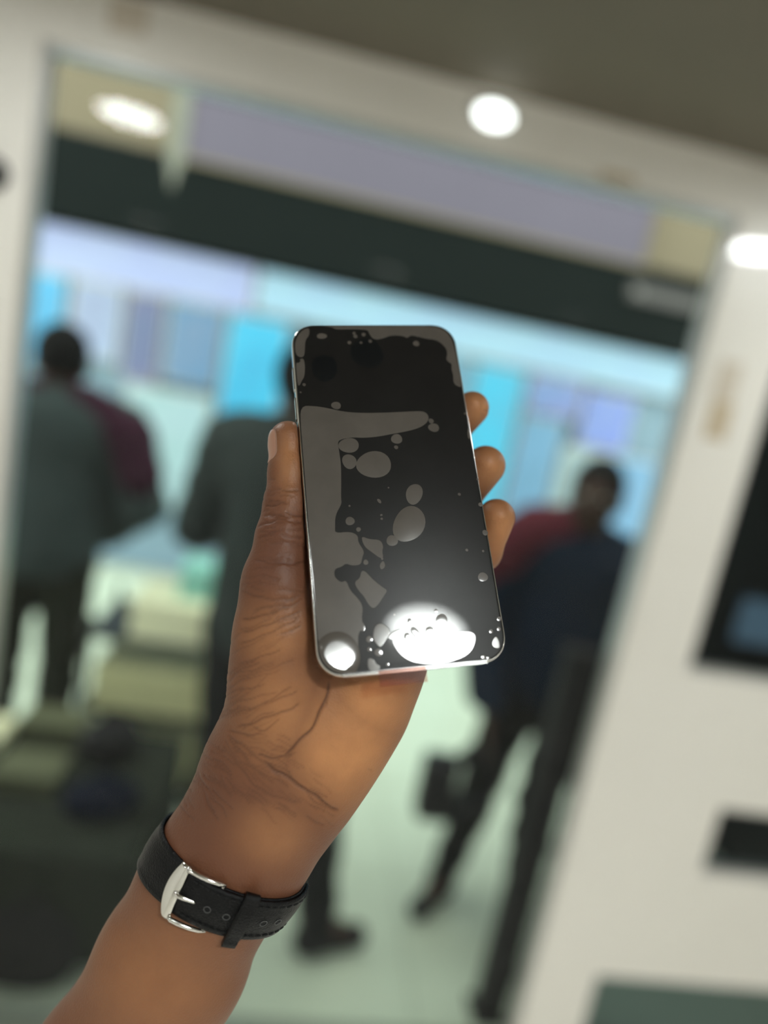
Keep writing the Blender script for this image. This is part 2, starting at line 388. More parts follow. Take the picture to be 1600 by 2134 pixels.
# ================================================================== THE SHOP
WALL_Y = 1.5
CEIL = 2.387
M_acp = mat('white_panel', (0.92, 0.88, 0.82), rough=0.35, coat=1.0, coat_rough=0.04, noise=0.03, noise_scale=3)
M_wall = mat('interior_wall', (0.86, 0.84, 0.80), rough=0.7, noise=0.03, noise_scale=4)
M_ceil = mat('brown_ceiling', (0.170, 0.148, 0.112), rough=0.8, noise=0.12, noise_scale=2.0)
M_floor = mat('shop_floor', (0.74, 0.71, 0.65), rough=0.35, noise=0.05, noise_scale=6)
M_alu = mat('aluminium_trim', (0.55, 0.54, 0.52), rough=0.35, metal=0.6)
M_glass = glass_mat('window_glass', (0.94, 0.98, 0.97), ior=1.35)
M_tint = glass_mat('tinted_glass', (0.24, 0.29, 0.31), ior=1.30)
M_tape = mat('packing_tape', (0.60, 0.49, 0.34), rough=0.4, noise=0.1, noise_scale=30)
M_tape2 = mat('pale_tape', (0.68, 0.60, 0.50), rough=0.45, noise=0.1, noise_scale=30)
M_black = mat('black_plastic', (0.006, 0.006, 0.008), rough=0.5, spec=0.2)

def struct(o):
    o['kind'] = 'structure'
    return o

# front wall of glossy white panels with its openings
bm = bmesh.new()
Y0, Y1 = WALL_Y, WALL_Y + 0.07
for x0, x1, z0, z1 in (
        (-1.9, -0.623, -0.14, CEIL), (-0.623, 0.862, 2.275, CEIL), (-0.623, 0.862, -0.14, -0.06),
        (0.862, 1.043, -0.14, CEIL), (1.043, 2.2, 2.16, CEIL), (1.043, 2.2, 0.845, 1.205),
        (1.043, 1.250, 0.64, 0.845), (1.80, 2.2, 0.64, 0.845), (1.043, 2.2, 0.295, 0.64),
        (1.043, 2.2, -0.14, 0.05), (2.0, 2.2, 0.05, 0.295), (2.0, 2.2, 1.205, 2.16)):
    bm_box(bm, x0, x1, Y0, Y1, z0, z1)
struct(from_bm('wall_front', bm, M_acp))
struct(box('floor', -1.9, 2.2, -2.6, WALL_Y, -0.24, -0.14, M_floor))
struct(box('ceiling', -1.9, 2.2, -2.6, WALL_Y + 0.07, CEIL, CEIL + 0.1, M_ceil))
struct(box('wall_left', -2.0, -1.9, -2.6, WALL_Y + 0.07, -0.14, CEIL, M_wall))
struct(box('wall_right', 2.2, 2.3, -2.6, WALL_Y + 0.07, -0.14, CEIL, M_wall))
struct(box('wall_back', -2.0, 2.3, -2.7, -2.6, -0.14, CEIL, M_wall))

def window(n, x0, x1, z0, z1, gm):
    w = struct(empty('window_%d' % n, ((x0 + x1) / 2, WALL_Y, z0)))
    ox, oz = (x0 + x1) / 2, z0
    bm = bmesh.new()
    t = 0.012
    for a in ((x0 - ox, x0 - ox + t, 0, z1 - z0), (x1 - ox - t, x1 - ox, 0, z1 - z0),
              (x0 - ox + t, x1 - ox - t, 0, t), (x0 - ox + t, x1 - ox - t, z1 - z0 - t, z1 - z0)):
        bm_box(bm, a[0], a[1], 0.012, 0.055, a[2], a[3])
    from_bm('frame', bm, M_alu, w)
    # one thin sheet of glass
    from_py('pane', [(x0 - ox + t, 0.03, t), (x1 - ox - t, 0.03, t), (x1 - ox - t, 0.03, z1 - z0 - t), (x0 - ox + t, 0.03, z1 - z0 - t)],
            [(0, 1, 2, 3)], gm, w)
    return w
window(1, -0.623, 0.862, -0.06, 2.275, M_glass)
window(2, 1.043, 2.0, 1.205, 2.16, M_tint)
window(3, 1.250, 1.80, 0.64, 0.845, M_tint)
window(4, 1.043, 2.0, 0.05, 0.295, M_tint)

def tape(x0, x1, z0, z1, m, label, n=3):
    o = empty('tape_patch', ((x0 + x1) / 2, WALL_Y - 0.001, z0))
    tag(o, label, 'tape')
    # slightly wavy torn strip, real thickness
    bm = bmesh.new()
    w, h = x1 - x0, z1 - z0
    cols = 9
    fr, bk = [], []
    for i in range(cols):
        u = i / (cols - 1)
        jz = random.uniform(-0.002, 0.002)
        x = -w / 2 + u * w
        fr.append([bm.verts.new((x, -0.0007, jz)), bm.verts.new((x, -0.0007, h + jz))])
        bk.append([bm.verts.new((x, 0.0, jz)), bm.verts.new((x, 0.0, h + jz))])
    for i in range(cols - 1):
        bm.faces.new((fr[i][0], fr[i + 1][0], fr[i + 1][1], fr[i][1]))
        bm.faces.new((bk[i][0], bk[i][1], bk[i + 1][1], bk[i + 1][0]))
        bm.faces.new((fr[i][0], bk[i][0], bk[i + 1][0], fr[i + 1][0]))
        bm.faces.new((fr[i][1], fr[i + 1][1], bk[i + 1][1], bk[i][1]))
    bm.faces.new((fr[0][0], fr[0][1], bk[0][1], bk[0][0]))
    bm.faces.new((fr[-1][0], bk[-1][0], bk[-1][1], fr[-1][1]))
    from_bm('strip', bm, m, o)
tape(-0.505, -0.432, 2.318, 2.377, M_tape2, 'beige tape square on the white fascia close to the ceiling')
tape(0.905, 0.960, 1.875, 1.965, M_tape2, 'paler upper tape piece on the white post beside the tinted window')
tape(0.912, 0.966, 1.785, 1.872, M_tape, 'browner lower tape piece on the white post beside the tinted window')
tape(0.52, 0.60, 2.276, 2.292, M_tape, 'thin brown tape scrap along the top edge of the big window')

# lock knob on the left post
k = tag(empty('lock_knob', (-0.688, WALL_Y, 2.012)), 'round black lock knob on the white post left of the big window', 'lock')
bm = bmesh.new(); revolve(bm, [(0.030, 0), (0.030, 0.004), (0.026, 0.007)], 32)
o = from_bm('rosette', bm, M_black, k, True); o.rotation_euler = (math.pi / 2, 0, 0)
bm = bmesh.new(); revolve(bm, [(0.012, 0.006), (0.012, 0.018), (0.020, 0.026), (0.022, 0.036), (0.017, 0.042)], 32)
o = from_bm('knob', bm, M_black, k, True); o.rotation_euler = (math.pi / 2, 0, 0)

# lamps
M_diff = mat('lamp_diffuser', (0.9, 0.9, 0.9), rough=0.5, emit=(0.95, 1.0, 0.97), emit_strength=LAMP_RADIANCE)
M_diff_dim = mat('lamp_diffuser_dim', (0.9, 0.9, 0.9), rough=0.5, emit=(0.95, 1.0, 0.97), emit_strength=LAMP_RADIANCE * 0.6)
M_rim = mat('lamp_rim', (0.75, 0.75, 0.74), rough=0.4)
M_baffle = mat('dark_baffle', (0.10, 0.095, 0.085), rough=0.6)
def downlight(x, y, label, r=0.09, recess=0.0):
    l = tag(empty('ceiling_lamp', (x, y, CEIL)), label, 'lamp', 'round ceiling lamps')
    z = -0.004
    bm = bmesh.new()
    if recess:      # surface-mounted can: dark sleeve added to keep the diffuser from mirroring in the window
        revolve(bm, [(r, -0.001), (r + 0.004, -recess), (r + 0.008, -recess - 0.002), (r + 0.012, -recess), (r + 0.012, 0.0)], 48, cap=False)
    else:
        revolve(bm, [(r, -0.002), (r, -0.007), (r + 0.006, -0.009), (r + 0.012, -0.006), (r + 0.012, 0.0)], 48, cap=False)
    from_bm('rim', bm, M_baffle if recess else M_rim, l, True)
    bm = bmesh.new()
    revolve(bm, [(r, z - 0.001), (r * 0.999, z)], 48)
    from_bm('diffuser', bm, M_diff if recess else M_diff_dim, l)
downlight(-0.66, 0.83, 'round ceiling lamp mirrored as an oval in the big window')
downlight(1.27, 0.94, 'round ceiling lamp mirrored on the white post at the picture edge')
downlight(0.275, -0.585, 'round ceiling lamp mirrored at the bottom of the phone screen', 0.102, 0.05)
downlight(-0.95, -0.62, 'added unseen ceiling lamp behind the camera nearer the left wall', 0.09, 0.055)  # unseen lamps from here down, added to brighten the hand and shop
downlight(1.32, -0.62, 'added unseen ceiling lamp behind the camera nearer the right wall', 0.09, 0.055)
downlight(0.262, -1.75, 'added unseen ceiling lamp in the rear row, middle one', 0.09, 0.055)
downlight(-0.95, -1.75, 'added unseen ceiling lamp in the rear row, nearest the left wall', 0.09, 0.055)
downlight(1.32, -1.75, 'added unseen ceiling lamp in the rear row, nearest the right wall', 0.09, 0.055)

# glowing oval on the fascia, added in place of a mirrored ceiling lamp
l = tag(empty('glow_oval', (0.268, WALL_Y, 2.338)), 'glowing oval added on the fascia in place of a mirrored ceiling lamp', 'lamp')
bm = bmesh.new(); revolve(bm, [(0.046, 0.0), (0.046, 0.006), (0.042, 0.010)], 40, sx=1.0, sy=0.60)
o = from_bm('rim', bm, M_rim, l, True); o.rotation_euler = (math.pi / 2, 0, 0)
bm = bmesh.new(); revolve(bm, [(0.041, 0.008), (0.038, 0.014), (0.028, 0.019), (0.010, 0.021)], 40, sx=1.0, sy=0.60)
M_oval = mat('oval_glow', (0.9, 0.9, 0.9), emit=(0.93, 1.0, 0.97), emit_strength=1.3)
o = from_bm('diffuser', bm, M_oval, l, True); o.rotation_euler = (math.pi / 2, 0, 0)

# ================================================================== THE STREET OUTSIDE
M_pave = mat('pale_tiles', (0.62, 0.68, 0.55), rough=0.32, noise=0.06, noise_scale=5)
M_grout = mat('tile_joint', (0.40, 0.43, 0.36), rough=0.8)
# paved floor with separate tiles (0.6 m) in the visible strip
pav = struct(box('floor_outside', -7, 9, WALL_Y + 0.072, 14, -0.14, -0.008, M_grout))
tm = bpy.data.meshes.new('tile')
bm = bmesh.new(); bm_box(bm, 0.003, 0.597, 0.003, 0.597, -0.02, 0.0, 0.002); bm.to_mesh(tm); bm.free()
tm.materials.append(M_pave)
for i in range(-6, 9):
    for j in range(0, 6):
        t = bpy.data.objects.new('tile', tm)
        COL.objects.link(t)
        t.location = (i * 0.6, WALL_Y + 0.075 + j * 0.6, 0)
        t.parent = pav

M_sill = mat('grey_threshold', (0.30, 0.33, 0.28), rough=0.5, noise=0.1, noise_scale=10)
struct(box('trim_2', -0.62, 0.86, WALL_Y + 0.032, WALL_Y + 0.0715, -0.13, 0.0, M_sill, None, 0.003))
FY = 5.0
GLOW = 0.37
M_facade = mat('facade_blue_grey', (0.20, 0.30, 0.40), rough=0.6, noise=0.1, noise_scale=2)
M_upper = mat('upper_wall', (0.185, 0.152, 0.108), rough=0.8, spec=0.2, noise=0.08, noise_scale=1.5)
M_fascia = mat('dark_fascia', (0.006, 0.009, 0.009), rough=0.8, spec=0.1, noise=0.25, noise_scale=1.2)
M_sign_l = mat('lavender_board', (0.125, 0.108, 0.150), rough=0.7, spec=0.2, noise=0.08, noise_scale=1.5)
struct(box('wall_facade', -6, 8, FY + 0.35, FY + 0.6, 0, 2.44, M_facade))
struct(box('wall_upper', -6, 8, FY + 0.05, FY + 0.6, 2.44, 6.5, M_upper))
struct(box('trim_1', -6, 8, FY - 0.02, FY + 0.35, 2.44, 2.99, M_fascia))
b = tag(empty('signboard', (0.45, FY, 3.0)), 'blank lavender signboard above the dark fascia across the street', 'signboard')
box('panel', -1.55, 1.75, -0.03, 0.04, 0.0, 0.40, M_sign_l, b, 0.006)
bm = bmesh.new()
for a in ((-1.58, 1.78, -0.03, 0.0), (-1.58, 1.78, 0.40, 0.43), (-1.58, -1.55, 0, 0.40), (1.75, 1.78, 0, 0.40)):
    bm_box(bm, a[0], a[1], -0.04, 0.04, a[2], a[3])
from_bm('frame', bm, M_upper, b)
b = tag(empty('sign_plate', (2.50, FY - 0.03, 2.80)), 'small grey plate on the right end of the dark fascia', 'sign')
M_plate = mat('grey_plate', (0.065, 0.058, 0.060), rough=0.5)
box('plate', -0.36, 0.36, -0.03, 0.0, -0.055, 0.055, M_plate, b, 0.008)
for bx in (-0.29, 0.29):
    box('bolt', bx - 0.01, bx + 0.01, -0.035, -0.03, -0.01, 0.01, M_alu, b)

# hanging pennant
b = tag(empty('pennant', (-0.700, 3.0, 2.36)), 'narrow pale pennant with pointed tip hanging beyond the big window', 'pennant')
M_pen = mat('pale_cloth', (0.22, 0.22, 0.19), rough=0.9, noise=0.1, noise_scale=12)
bm = bmesh.new()
prof = [(-0.034, 0.46), (0.034, 0.46), (0.034, 0.13), (0.0, 0.0), (-0.034, 0.13)]
fr = [bm.verts.new((x, -0.002, z)) for x, z in prof]; bk = [bm.verts.new((x, 0.002, z)) for x, z in prof]
bm.faces.new(fr); bm.faces.new(bk[::-1])
for i in range(5):
    bm.faces.new((fr[i], bk[i], bk[(i + 1) % 5], fr[(i + 1) % 5]))
from_bm('cloth', bm, M_pen, b)
bm = bmesh.new(); sweep_tube(bm, [(-0.06, 0, 0.465), (0.06, 0, 0.465)], 0.006)
from_bm('rod', bm, M_alu, b, True)
bm = bmesh.new(); sweep_tube(bm, [(0, 0, 0.465), (0, 0.6, 1.0), (0, 2.1, 1.45)], 0.003)
from_bm('cord', bm, M_alu, b, True)

# lit shop band and backlit panels below the fascia
def lightbox(name, cat, x0, x1, z0, z1, col, strength, label, y=FY + 0.30, depth=0.08, second=None):
    w, h = x1 - x0, z1 - z0
    o = tag(empty(name, ((x0 + x1) / 2, y, z0)), label, cat)
    m = bpy.data.materials.new(name + '_face'); m.use_nodes = True
    nt = m.node_tree; p = nt.nodes['Principled BSDF']
    p.inputs['Roughness'].default_value = 0.3
    tc = nt.nodes.new('ShaderNodeTexCoord'); nz = nt.nodes.new('ShaderNodeTexNoise')
    nz.inputs['Scale'].default_value = 3.5; nz.inputs['Detail'].default_value = 2
    rp = nt.nodes.new('ShaderNodeValToRGB')
    c2 = second or tuple(c * 0.78 for c in col)
    rp.color_ramp.elements[0].color = (*c2, 1); rp.color_ramp.elements[0].position = 0.38
    rp.color_ramp.elements[1].color = (*col, 1); rp.color_ramp.elements[1].position = 0.60
    nt.links.new(tc.outputs['Object'], nz.inputs['Vector']); nt.links.new(nz.outputs['Fac'], rp.inputs['Fac'])
    nt.links.new(rp.outputs['Color'], p.inputs['Emission Color'])
    p.inputs['Emission Strength'].default_value = strength * GLOW
    p.inputs['Base Color'].default_value = (*[c * 0.3 for c in col], 1)
    box('face', -w / 2 + 0.012, w / 2 - 0.012, -depth, -depth + 0.01, 0.012, h - 0.012, m, o)
    box('casing', -w / 2, w / 2, -depth + 0.008, 0.0, 0, h, M_alu, o, 0.004)
    return o
lightbox('lit_sign', 'sign', -2.6, -0.55, 2.10, 2.43, (0.42, 0.50, 0.80), 0.85, 'long pale lavender lit sign under the dark fascia, window side left', second=(0.46, 0.56, 0.80))
lightbox('lit_sign', 'sign', -0.53, 3.6, 2.12, 2.43, (0.38, 0.62, 0.80), 0.85, 'long pale sky-blue lit sign under the dark fascia, behind the phone top', second=(0.40, 0.68, 0.80))
lightbox('poster', 'poster', -2.15, -1.84, 1.45, 2.09, (0.08, 0.45, 0.76), 0.9, 'bright cyan backlit poster above the head of the person in the grey jacket')
lightbox('poster', 'poster', -1.80, -1.45, 1.55, 2.09, (0.40, 0.52, 0.74), 0.7, 'pale blue backlit poster next to the head of the person in the grey jacket', second=(0.32, 0.36, 0.56))
lightbox('poster', 'poster', -1.42, -1.15, 1.45, 2.09, (0.17, 0.19, 0.36), 0.7, 'dull purple-grey poster in the shop across the street', second=(0.13, 0.20, 0.36))
lightbox('poster', 'poster', -1.12, -0.72, 1.50, 2.09, (0.13, 0.28, 0.46), 0.8, 'steel-blue backlit poster in the shop across the street', second=(0.20, 0.30, 0.45))
lightbox('poster', 'poster', -0.69, -0.24, 1.33, 2.09, (0.06, 0.48, 0.72), 0.95, 'vivid cyan backlit panel just above the thumb', second=(0.05, 0.36, 0.60))
lightbox('poster', 'poster', -1.35, -0.72, 0.55, 1.43, (0.42, 0.62, 0.66), 0.75, 'pale aqua lit display between the two people on the left', second=(0.34, 0.56, 0.56))
lightbox('poster', 'poster', 0.55, 1.17, 1.0, 2.10, (0.17, 0.40, 0.56), 0.75, 'muted blue lit panel right behind the fingertips', second=(0.16, 0.46, 0.62))
lightbox('poster', 'poster', 1.20, 1.62, 0.55, 2.10, (0.08, 0.52, 0.74), 0.9, 'tall cyan lit panel beyond the fingertips', second=(0.12, 0.42, 0.60))
lightbox('poster', 'poster', 1.65, 2.02, 0.9, 1.78, (0.20, 0.42, 0.62), 0.75, 'soft blue lower poster above the person with the maroon scarf', second=(0.17, 0.36, 0.52))
lightbox('poster', 'poster', 1.65, 2.10, 1.80, 2.10, (0.26, 0.33, 0.66), 0.75, 'lavender-blue upper poster above the person with the maroon scarf', second=(0.20, 0.38, 0.60))
lightbox('poster', 'poster', 2.13, 2.55, 1.62, 2.06, (0.20, 0.30, 0.78), 0.75, 'small royal-blue poster beside the right window post', second=(0.28, 0.40, 0.70))
lightbox('poster', 'poster', 2.05, 2.42, 0.45, 1.60, (0.42, 0.58, 0.60), 0.7, 'pale grey-green tall poster beside the right window post', second=(0.34, 0.52, 0.54))
lightbox('poster', 'poster', 2.45, 2.95, 0.45, 1.60, (0.18, 0.42, 0.66), 0.75, 'mid-blue tall poster touching the right window post', second=(0.22, 0.40, 0.60))

# dark neighbour unit behind the tinted windows right of the post
M_dark = mat('dark_unit', (0.022, 0.028, 0.028), rough=0.7, spec=0.2, noise=0.4, noise_scale=3)
struct(box('wall_neighbour', 1.60, 3.2, 2.55, 2.65, 0, 2.4, M_dark))
struct(box('wall_divider', 2.15, 2.25, WALL_Y + 0.07, 2.55, 0, 2.4, M_dark))
M_scr = mat('lit_screen', (0.02, 0.02, 0.02), rough=0.3, emit=(0.22, 0.36, 0.46), emit_strength=0.3)
b = tag(empty('monitor', (2.02, 2.52, 1.00)), 'pale blue monitor glowing behind the tinted window', 'monitor')
box('bezel', -0.15, 0.15, -0.03, 0.0, 0.0, 0.22, M_black, b, 0.004)
box('display', -0.135, 0.135, -0.033, -0.029, 0.015, 0.205, M_scr, b)
bm = bmesh.new(); bm_box(bm, -0.02, 0.02, -0.02, 0.03, -0.06, 0.0)
from_bm('bracket', bm, M_black, b)

# slim stand against the right post, outside the glass
st = tag(empty('display_stand', (0.832, 1.64, 0)), 'slim black display stand just outside the glass against the right post', 'stand')
box('base', -0.06, 0.04, -0.05, 0.05, 0.0, 0.015, M_black, st, 0.004)
box('column', -0.045, 0.043, -0.03, 0.03, 0.015, 1.16, M_black, st, 0.012)
box('cap', -0.05, 0.046, -0.035, 0.035, 1.16, 1.175, M_black, st, 0.004)

# rack of cream boxes behind the low table
M_rack = mat('rack_steel', (0.05, 0.055, 0.05), rough=0.4, metal=0.5)
M_cream = mat('cream_carton', (0.84, 0.82, 0.58), rough=0.6, noise=0.05, noise_scale=8)
M_olive = mat('olive_carton', (0.66, 0.63, 0.36), rough=0.6, noise=0.08, noise_scale=8)
M_teal = mat('teal_fabric', (0.25, 0.56, 0.50), rough=0.8, noise=0.08, noise_scale=20)
M_lid = mat('carton_lid', (0.72, 0.70, 0.48), rough=0.6)
rk = tag(empty('display_rack', (-0.36, 2.62, 0)), 'low dark steel rack of cream boxes between the two people on the left', 'rack')
for zz in (0.06, 0.36, 0.66):
    box('shelf', -0.30, 0.30, -0.20, 0.20, zz, zz + 0.02, M_rack, rk)
for sx in (-0.29, 0.29):
    for sy in (-0.19, 0.19):
        box('post', sx - 0.01, sx + 0.01, sy - 0.01, sy + 0.01, 0, 0.74, M_rack, rk)
def carton(x, y, z, w, d, h, m, label, lid=True):
    c = tag(empty('carton', (x, y, z)), label, 'box', 'boxes on the rack and table')
    box('body', -w / 2, w / 2, -d / 2, d / 2, 0, h * 0.78, m, c, 0.004)
    box('lid', -w / 2 - 0.004, w / 2 + 0.004, -d / 2 - 0.004, d / 2 + 0.004, h * 0.74, h, m if lid else M_lid, c, 0.004)
    return c
carton(-0.345, 2.56, 0.68, 0.34, 0.26, 0.15, M_cream, 'bright cream box on the top shelf of the rack')
carton(-0.40, 2.56, 0.38, 0.44, 0.26, 0.17, M_olive, 'wide olive-cream box on the middle shelf of the rack')
carton(-0.40, 2.56, 0.08, 0.44, 0.26, 0.20, M_olive, 'wide olive-cream box on the bottom shelf of the rack')
carton(-0.27, 2.60, 0.832, 0.20, 0.18, 0.12, M_teal, 'teal box standing on the bright cream box')

# low stall table with dark goods in front, bottom left
M_cloth = mat('dark_green_cloth', (0.022, 0.027, 0.020), rough=0.95, spec=0.1, noise=0.3, noise_scale=6)
M_navy = mat('navy_cloth', (0.004, 0.007, 0.020), rough=0.9, spec=0.1, noise=0.2, noise_scale=30)
M_moss = mat('moss_card', (0.090, 0.095, 0.050), rough=0.7, noise=0.15, noise_scale=12)
tb = tag(empty('stall_table', (-0.62, 1.98, 0)), 'low stall table under a dark green cloth at the bottom left', 'table')
bm = bmesh.new(); bm_box(bm, -0.42, 0.38, -0.34, 0.30, 0.36, 0.385, 0.006)
from_bm('table_top', bm, M_cloth, tb)
for sx in (-0.38, 0.34):
    for sy in (-0.30, 0.26):
        bm = bmesh.new(); sweep_tube(bm, [(sx, sy, 0), (sx, sy, 0.36)], 0.015)
        from_bm('leg', bm, M_rack, tb)
# cloth skirt with folds
bm = bmesh.new()
ring = []
per = []
N = 160
for i in range(N):
    s = i / N * 4
    e = int(s); u = s - e
    c0 = [(-0.425, -0.345), (0.385, -0.345), (0.385, 0.305), (-0.425, 0.305)]
    a = c0[e % 4]; b2 = c0[(e + 1) % 4]
    per.append((a[0] + (b2[0] - a[0]) * u, a[1] + (b2[1] - a[1]) * u))
for lev, z in ((0, 0.388), (0.35, 0.25), (1, 0.06)):
    ring.append([bm.verts.new((x * (1 + 0.02 * lev) + 0.006 * lev * math.sin(i * 0.9), y * (1 + 0.02 * lev) + 0.008 * lev * math.sin(i * 0.9 + 1), z)) for i, (x, y) in enumerate(per)])
for a, b2 in zip(ring, ring[1:]):
    for i in range(N):
        bm.faces.new((a[i], a[(i + 1) % N], b2[(i + 1) % N], b2[i]))
from_bm('cloth_skirt', bm, M_cloth, tb, True)
def bag(name, x, y, z, sx, sy, sz, m, label, rot=0):
    """soft slumped pouch with a folded top and a loop handle"""
    o = tag(empty(name, (x, y, z)), label, 'bag', 'dark goods on the stall table')
    o.rotation_euler = (0, 0, rot)
    def fn(p):
        d = ellipsoid(p, (0, 0, sz * 0.45), (sx, sy, sz * 0.62))
        d = np.maximum(d, -(p[:, 2] - 0.0))
        return smin(d, ellipsoid(p, (0, 0, sz * 0.85), (sx * 0.7, sy * 0.45, sz * 0.3)), 0.03)
    v, q = mesh_sdf(fn, (-sx * 1.3, -sy * 1.3, -0.02), (sx * 1.3, sy * 1.3, sz * 1.4), 0.008)
    np_mesh('pouch', v, q, m, o)
    bm = bmesh.new()
    sweep_tube(bm, [(-sx * 0.45 + sx * 0.9 * t, 0, sz * 1.05 + sz * 0.35 * math.sin(math.pi * t)) for t in [i / 10 for i in range(11)]], 0.007)
    from_bm('handle', bm, m, o, True)
    return o
bag('pouch_bag', -0.86, 1.86, 0.386, 0.10, 0.075, 0.11, M_navy, 'dark navy pouch at the left end of the stall table')
bag('pouch_bag', -0.46, 2.12, 0.386, 0.10, 0.075, 0.12, M_black, 'black pouch at the back of the stall table', 0.5)
bag('pouch_bag', -0.40, 1.84, 0.386, 0.11, 0.06, 0.09, M_navy, 'dark navy pouch at the front corner of the stall table', 0.3)
carton(-0.64, 1.95, 0.386, 0.18, 0.14, 0.06, M_moss, 'flat moss-green box in the middle of the stall table')
carton(-0.66, 2.20, 0.386, 0.20, 0.12, 0.08, M_moss, 'moss-green box at the rear edge of the stall table')
carton(-0.86, 2.14, 0.386, 0.14, 0.14, 0.05, M_lid, 'flat pale box at the rear left of the stall table')
# bags on the floor beside the table, close to the glass
bag('floor_bag', -0.50, 1.63, 0.0, 0.14, 0.045, 0.20, M_black, 'black bag on the floor under the front of the stall table', 0.0)

# ------------------------------------------------------------------ people in the street
M_skin_p = mat('dark_skin', (0.045, 0.022, 0.014), rough=0.6, spec=0.2)
M_hair = mat('black_hair', (0.003, 0.003, 0.004), rough=0.8, spec=0.1, bump=0.6, bump_scale=300)
M_shoe = mat('dark_shoe', (0.005, 0.005, 0.008), rough=0.5, spec=0.2)
M_eye = mat('eye', (0.5, 0.5, 0.48), rough=0.2)

J0 = dict(head=(0, 0.02, 1.575), neck=(0, -0.005, 1.44), chest=(0, 0, 1.28), belly=(0, 0, 1.07), pelvis=(0, 0, 0.95),
          shl=(-0.185, 0, 1.385), shr=(0.185, 0, 1.385), ell=(-0.25, -0.03, 1.11), elr=(0.25, -0.03, 1.11),
          wrl=(-0.26, 0.06, 0.87), wrr=(0.26, 0.06, 0.87), hpl=(-0.09, 0, 0.92), hpr=(0.09, 0, 0.92),
          knl=(-0.10, 0.03, 0.50), knr=(0.10, 0.03, 0.50), anl=(-0.10, -0.02, 0.085), anr=(0.10, -0.02, 0.085),
          tol=(-0.115, 0.14, 0.035), tor=(0.115, 0.14, 0.035))

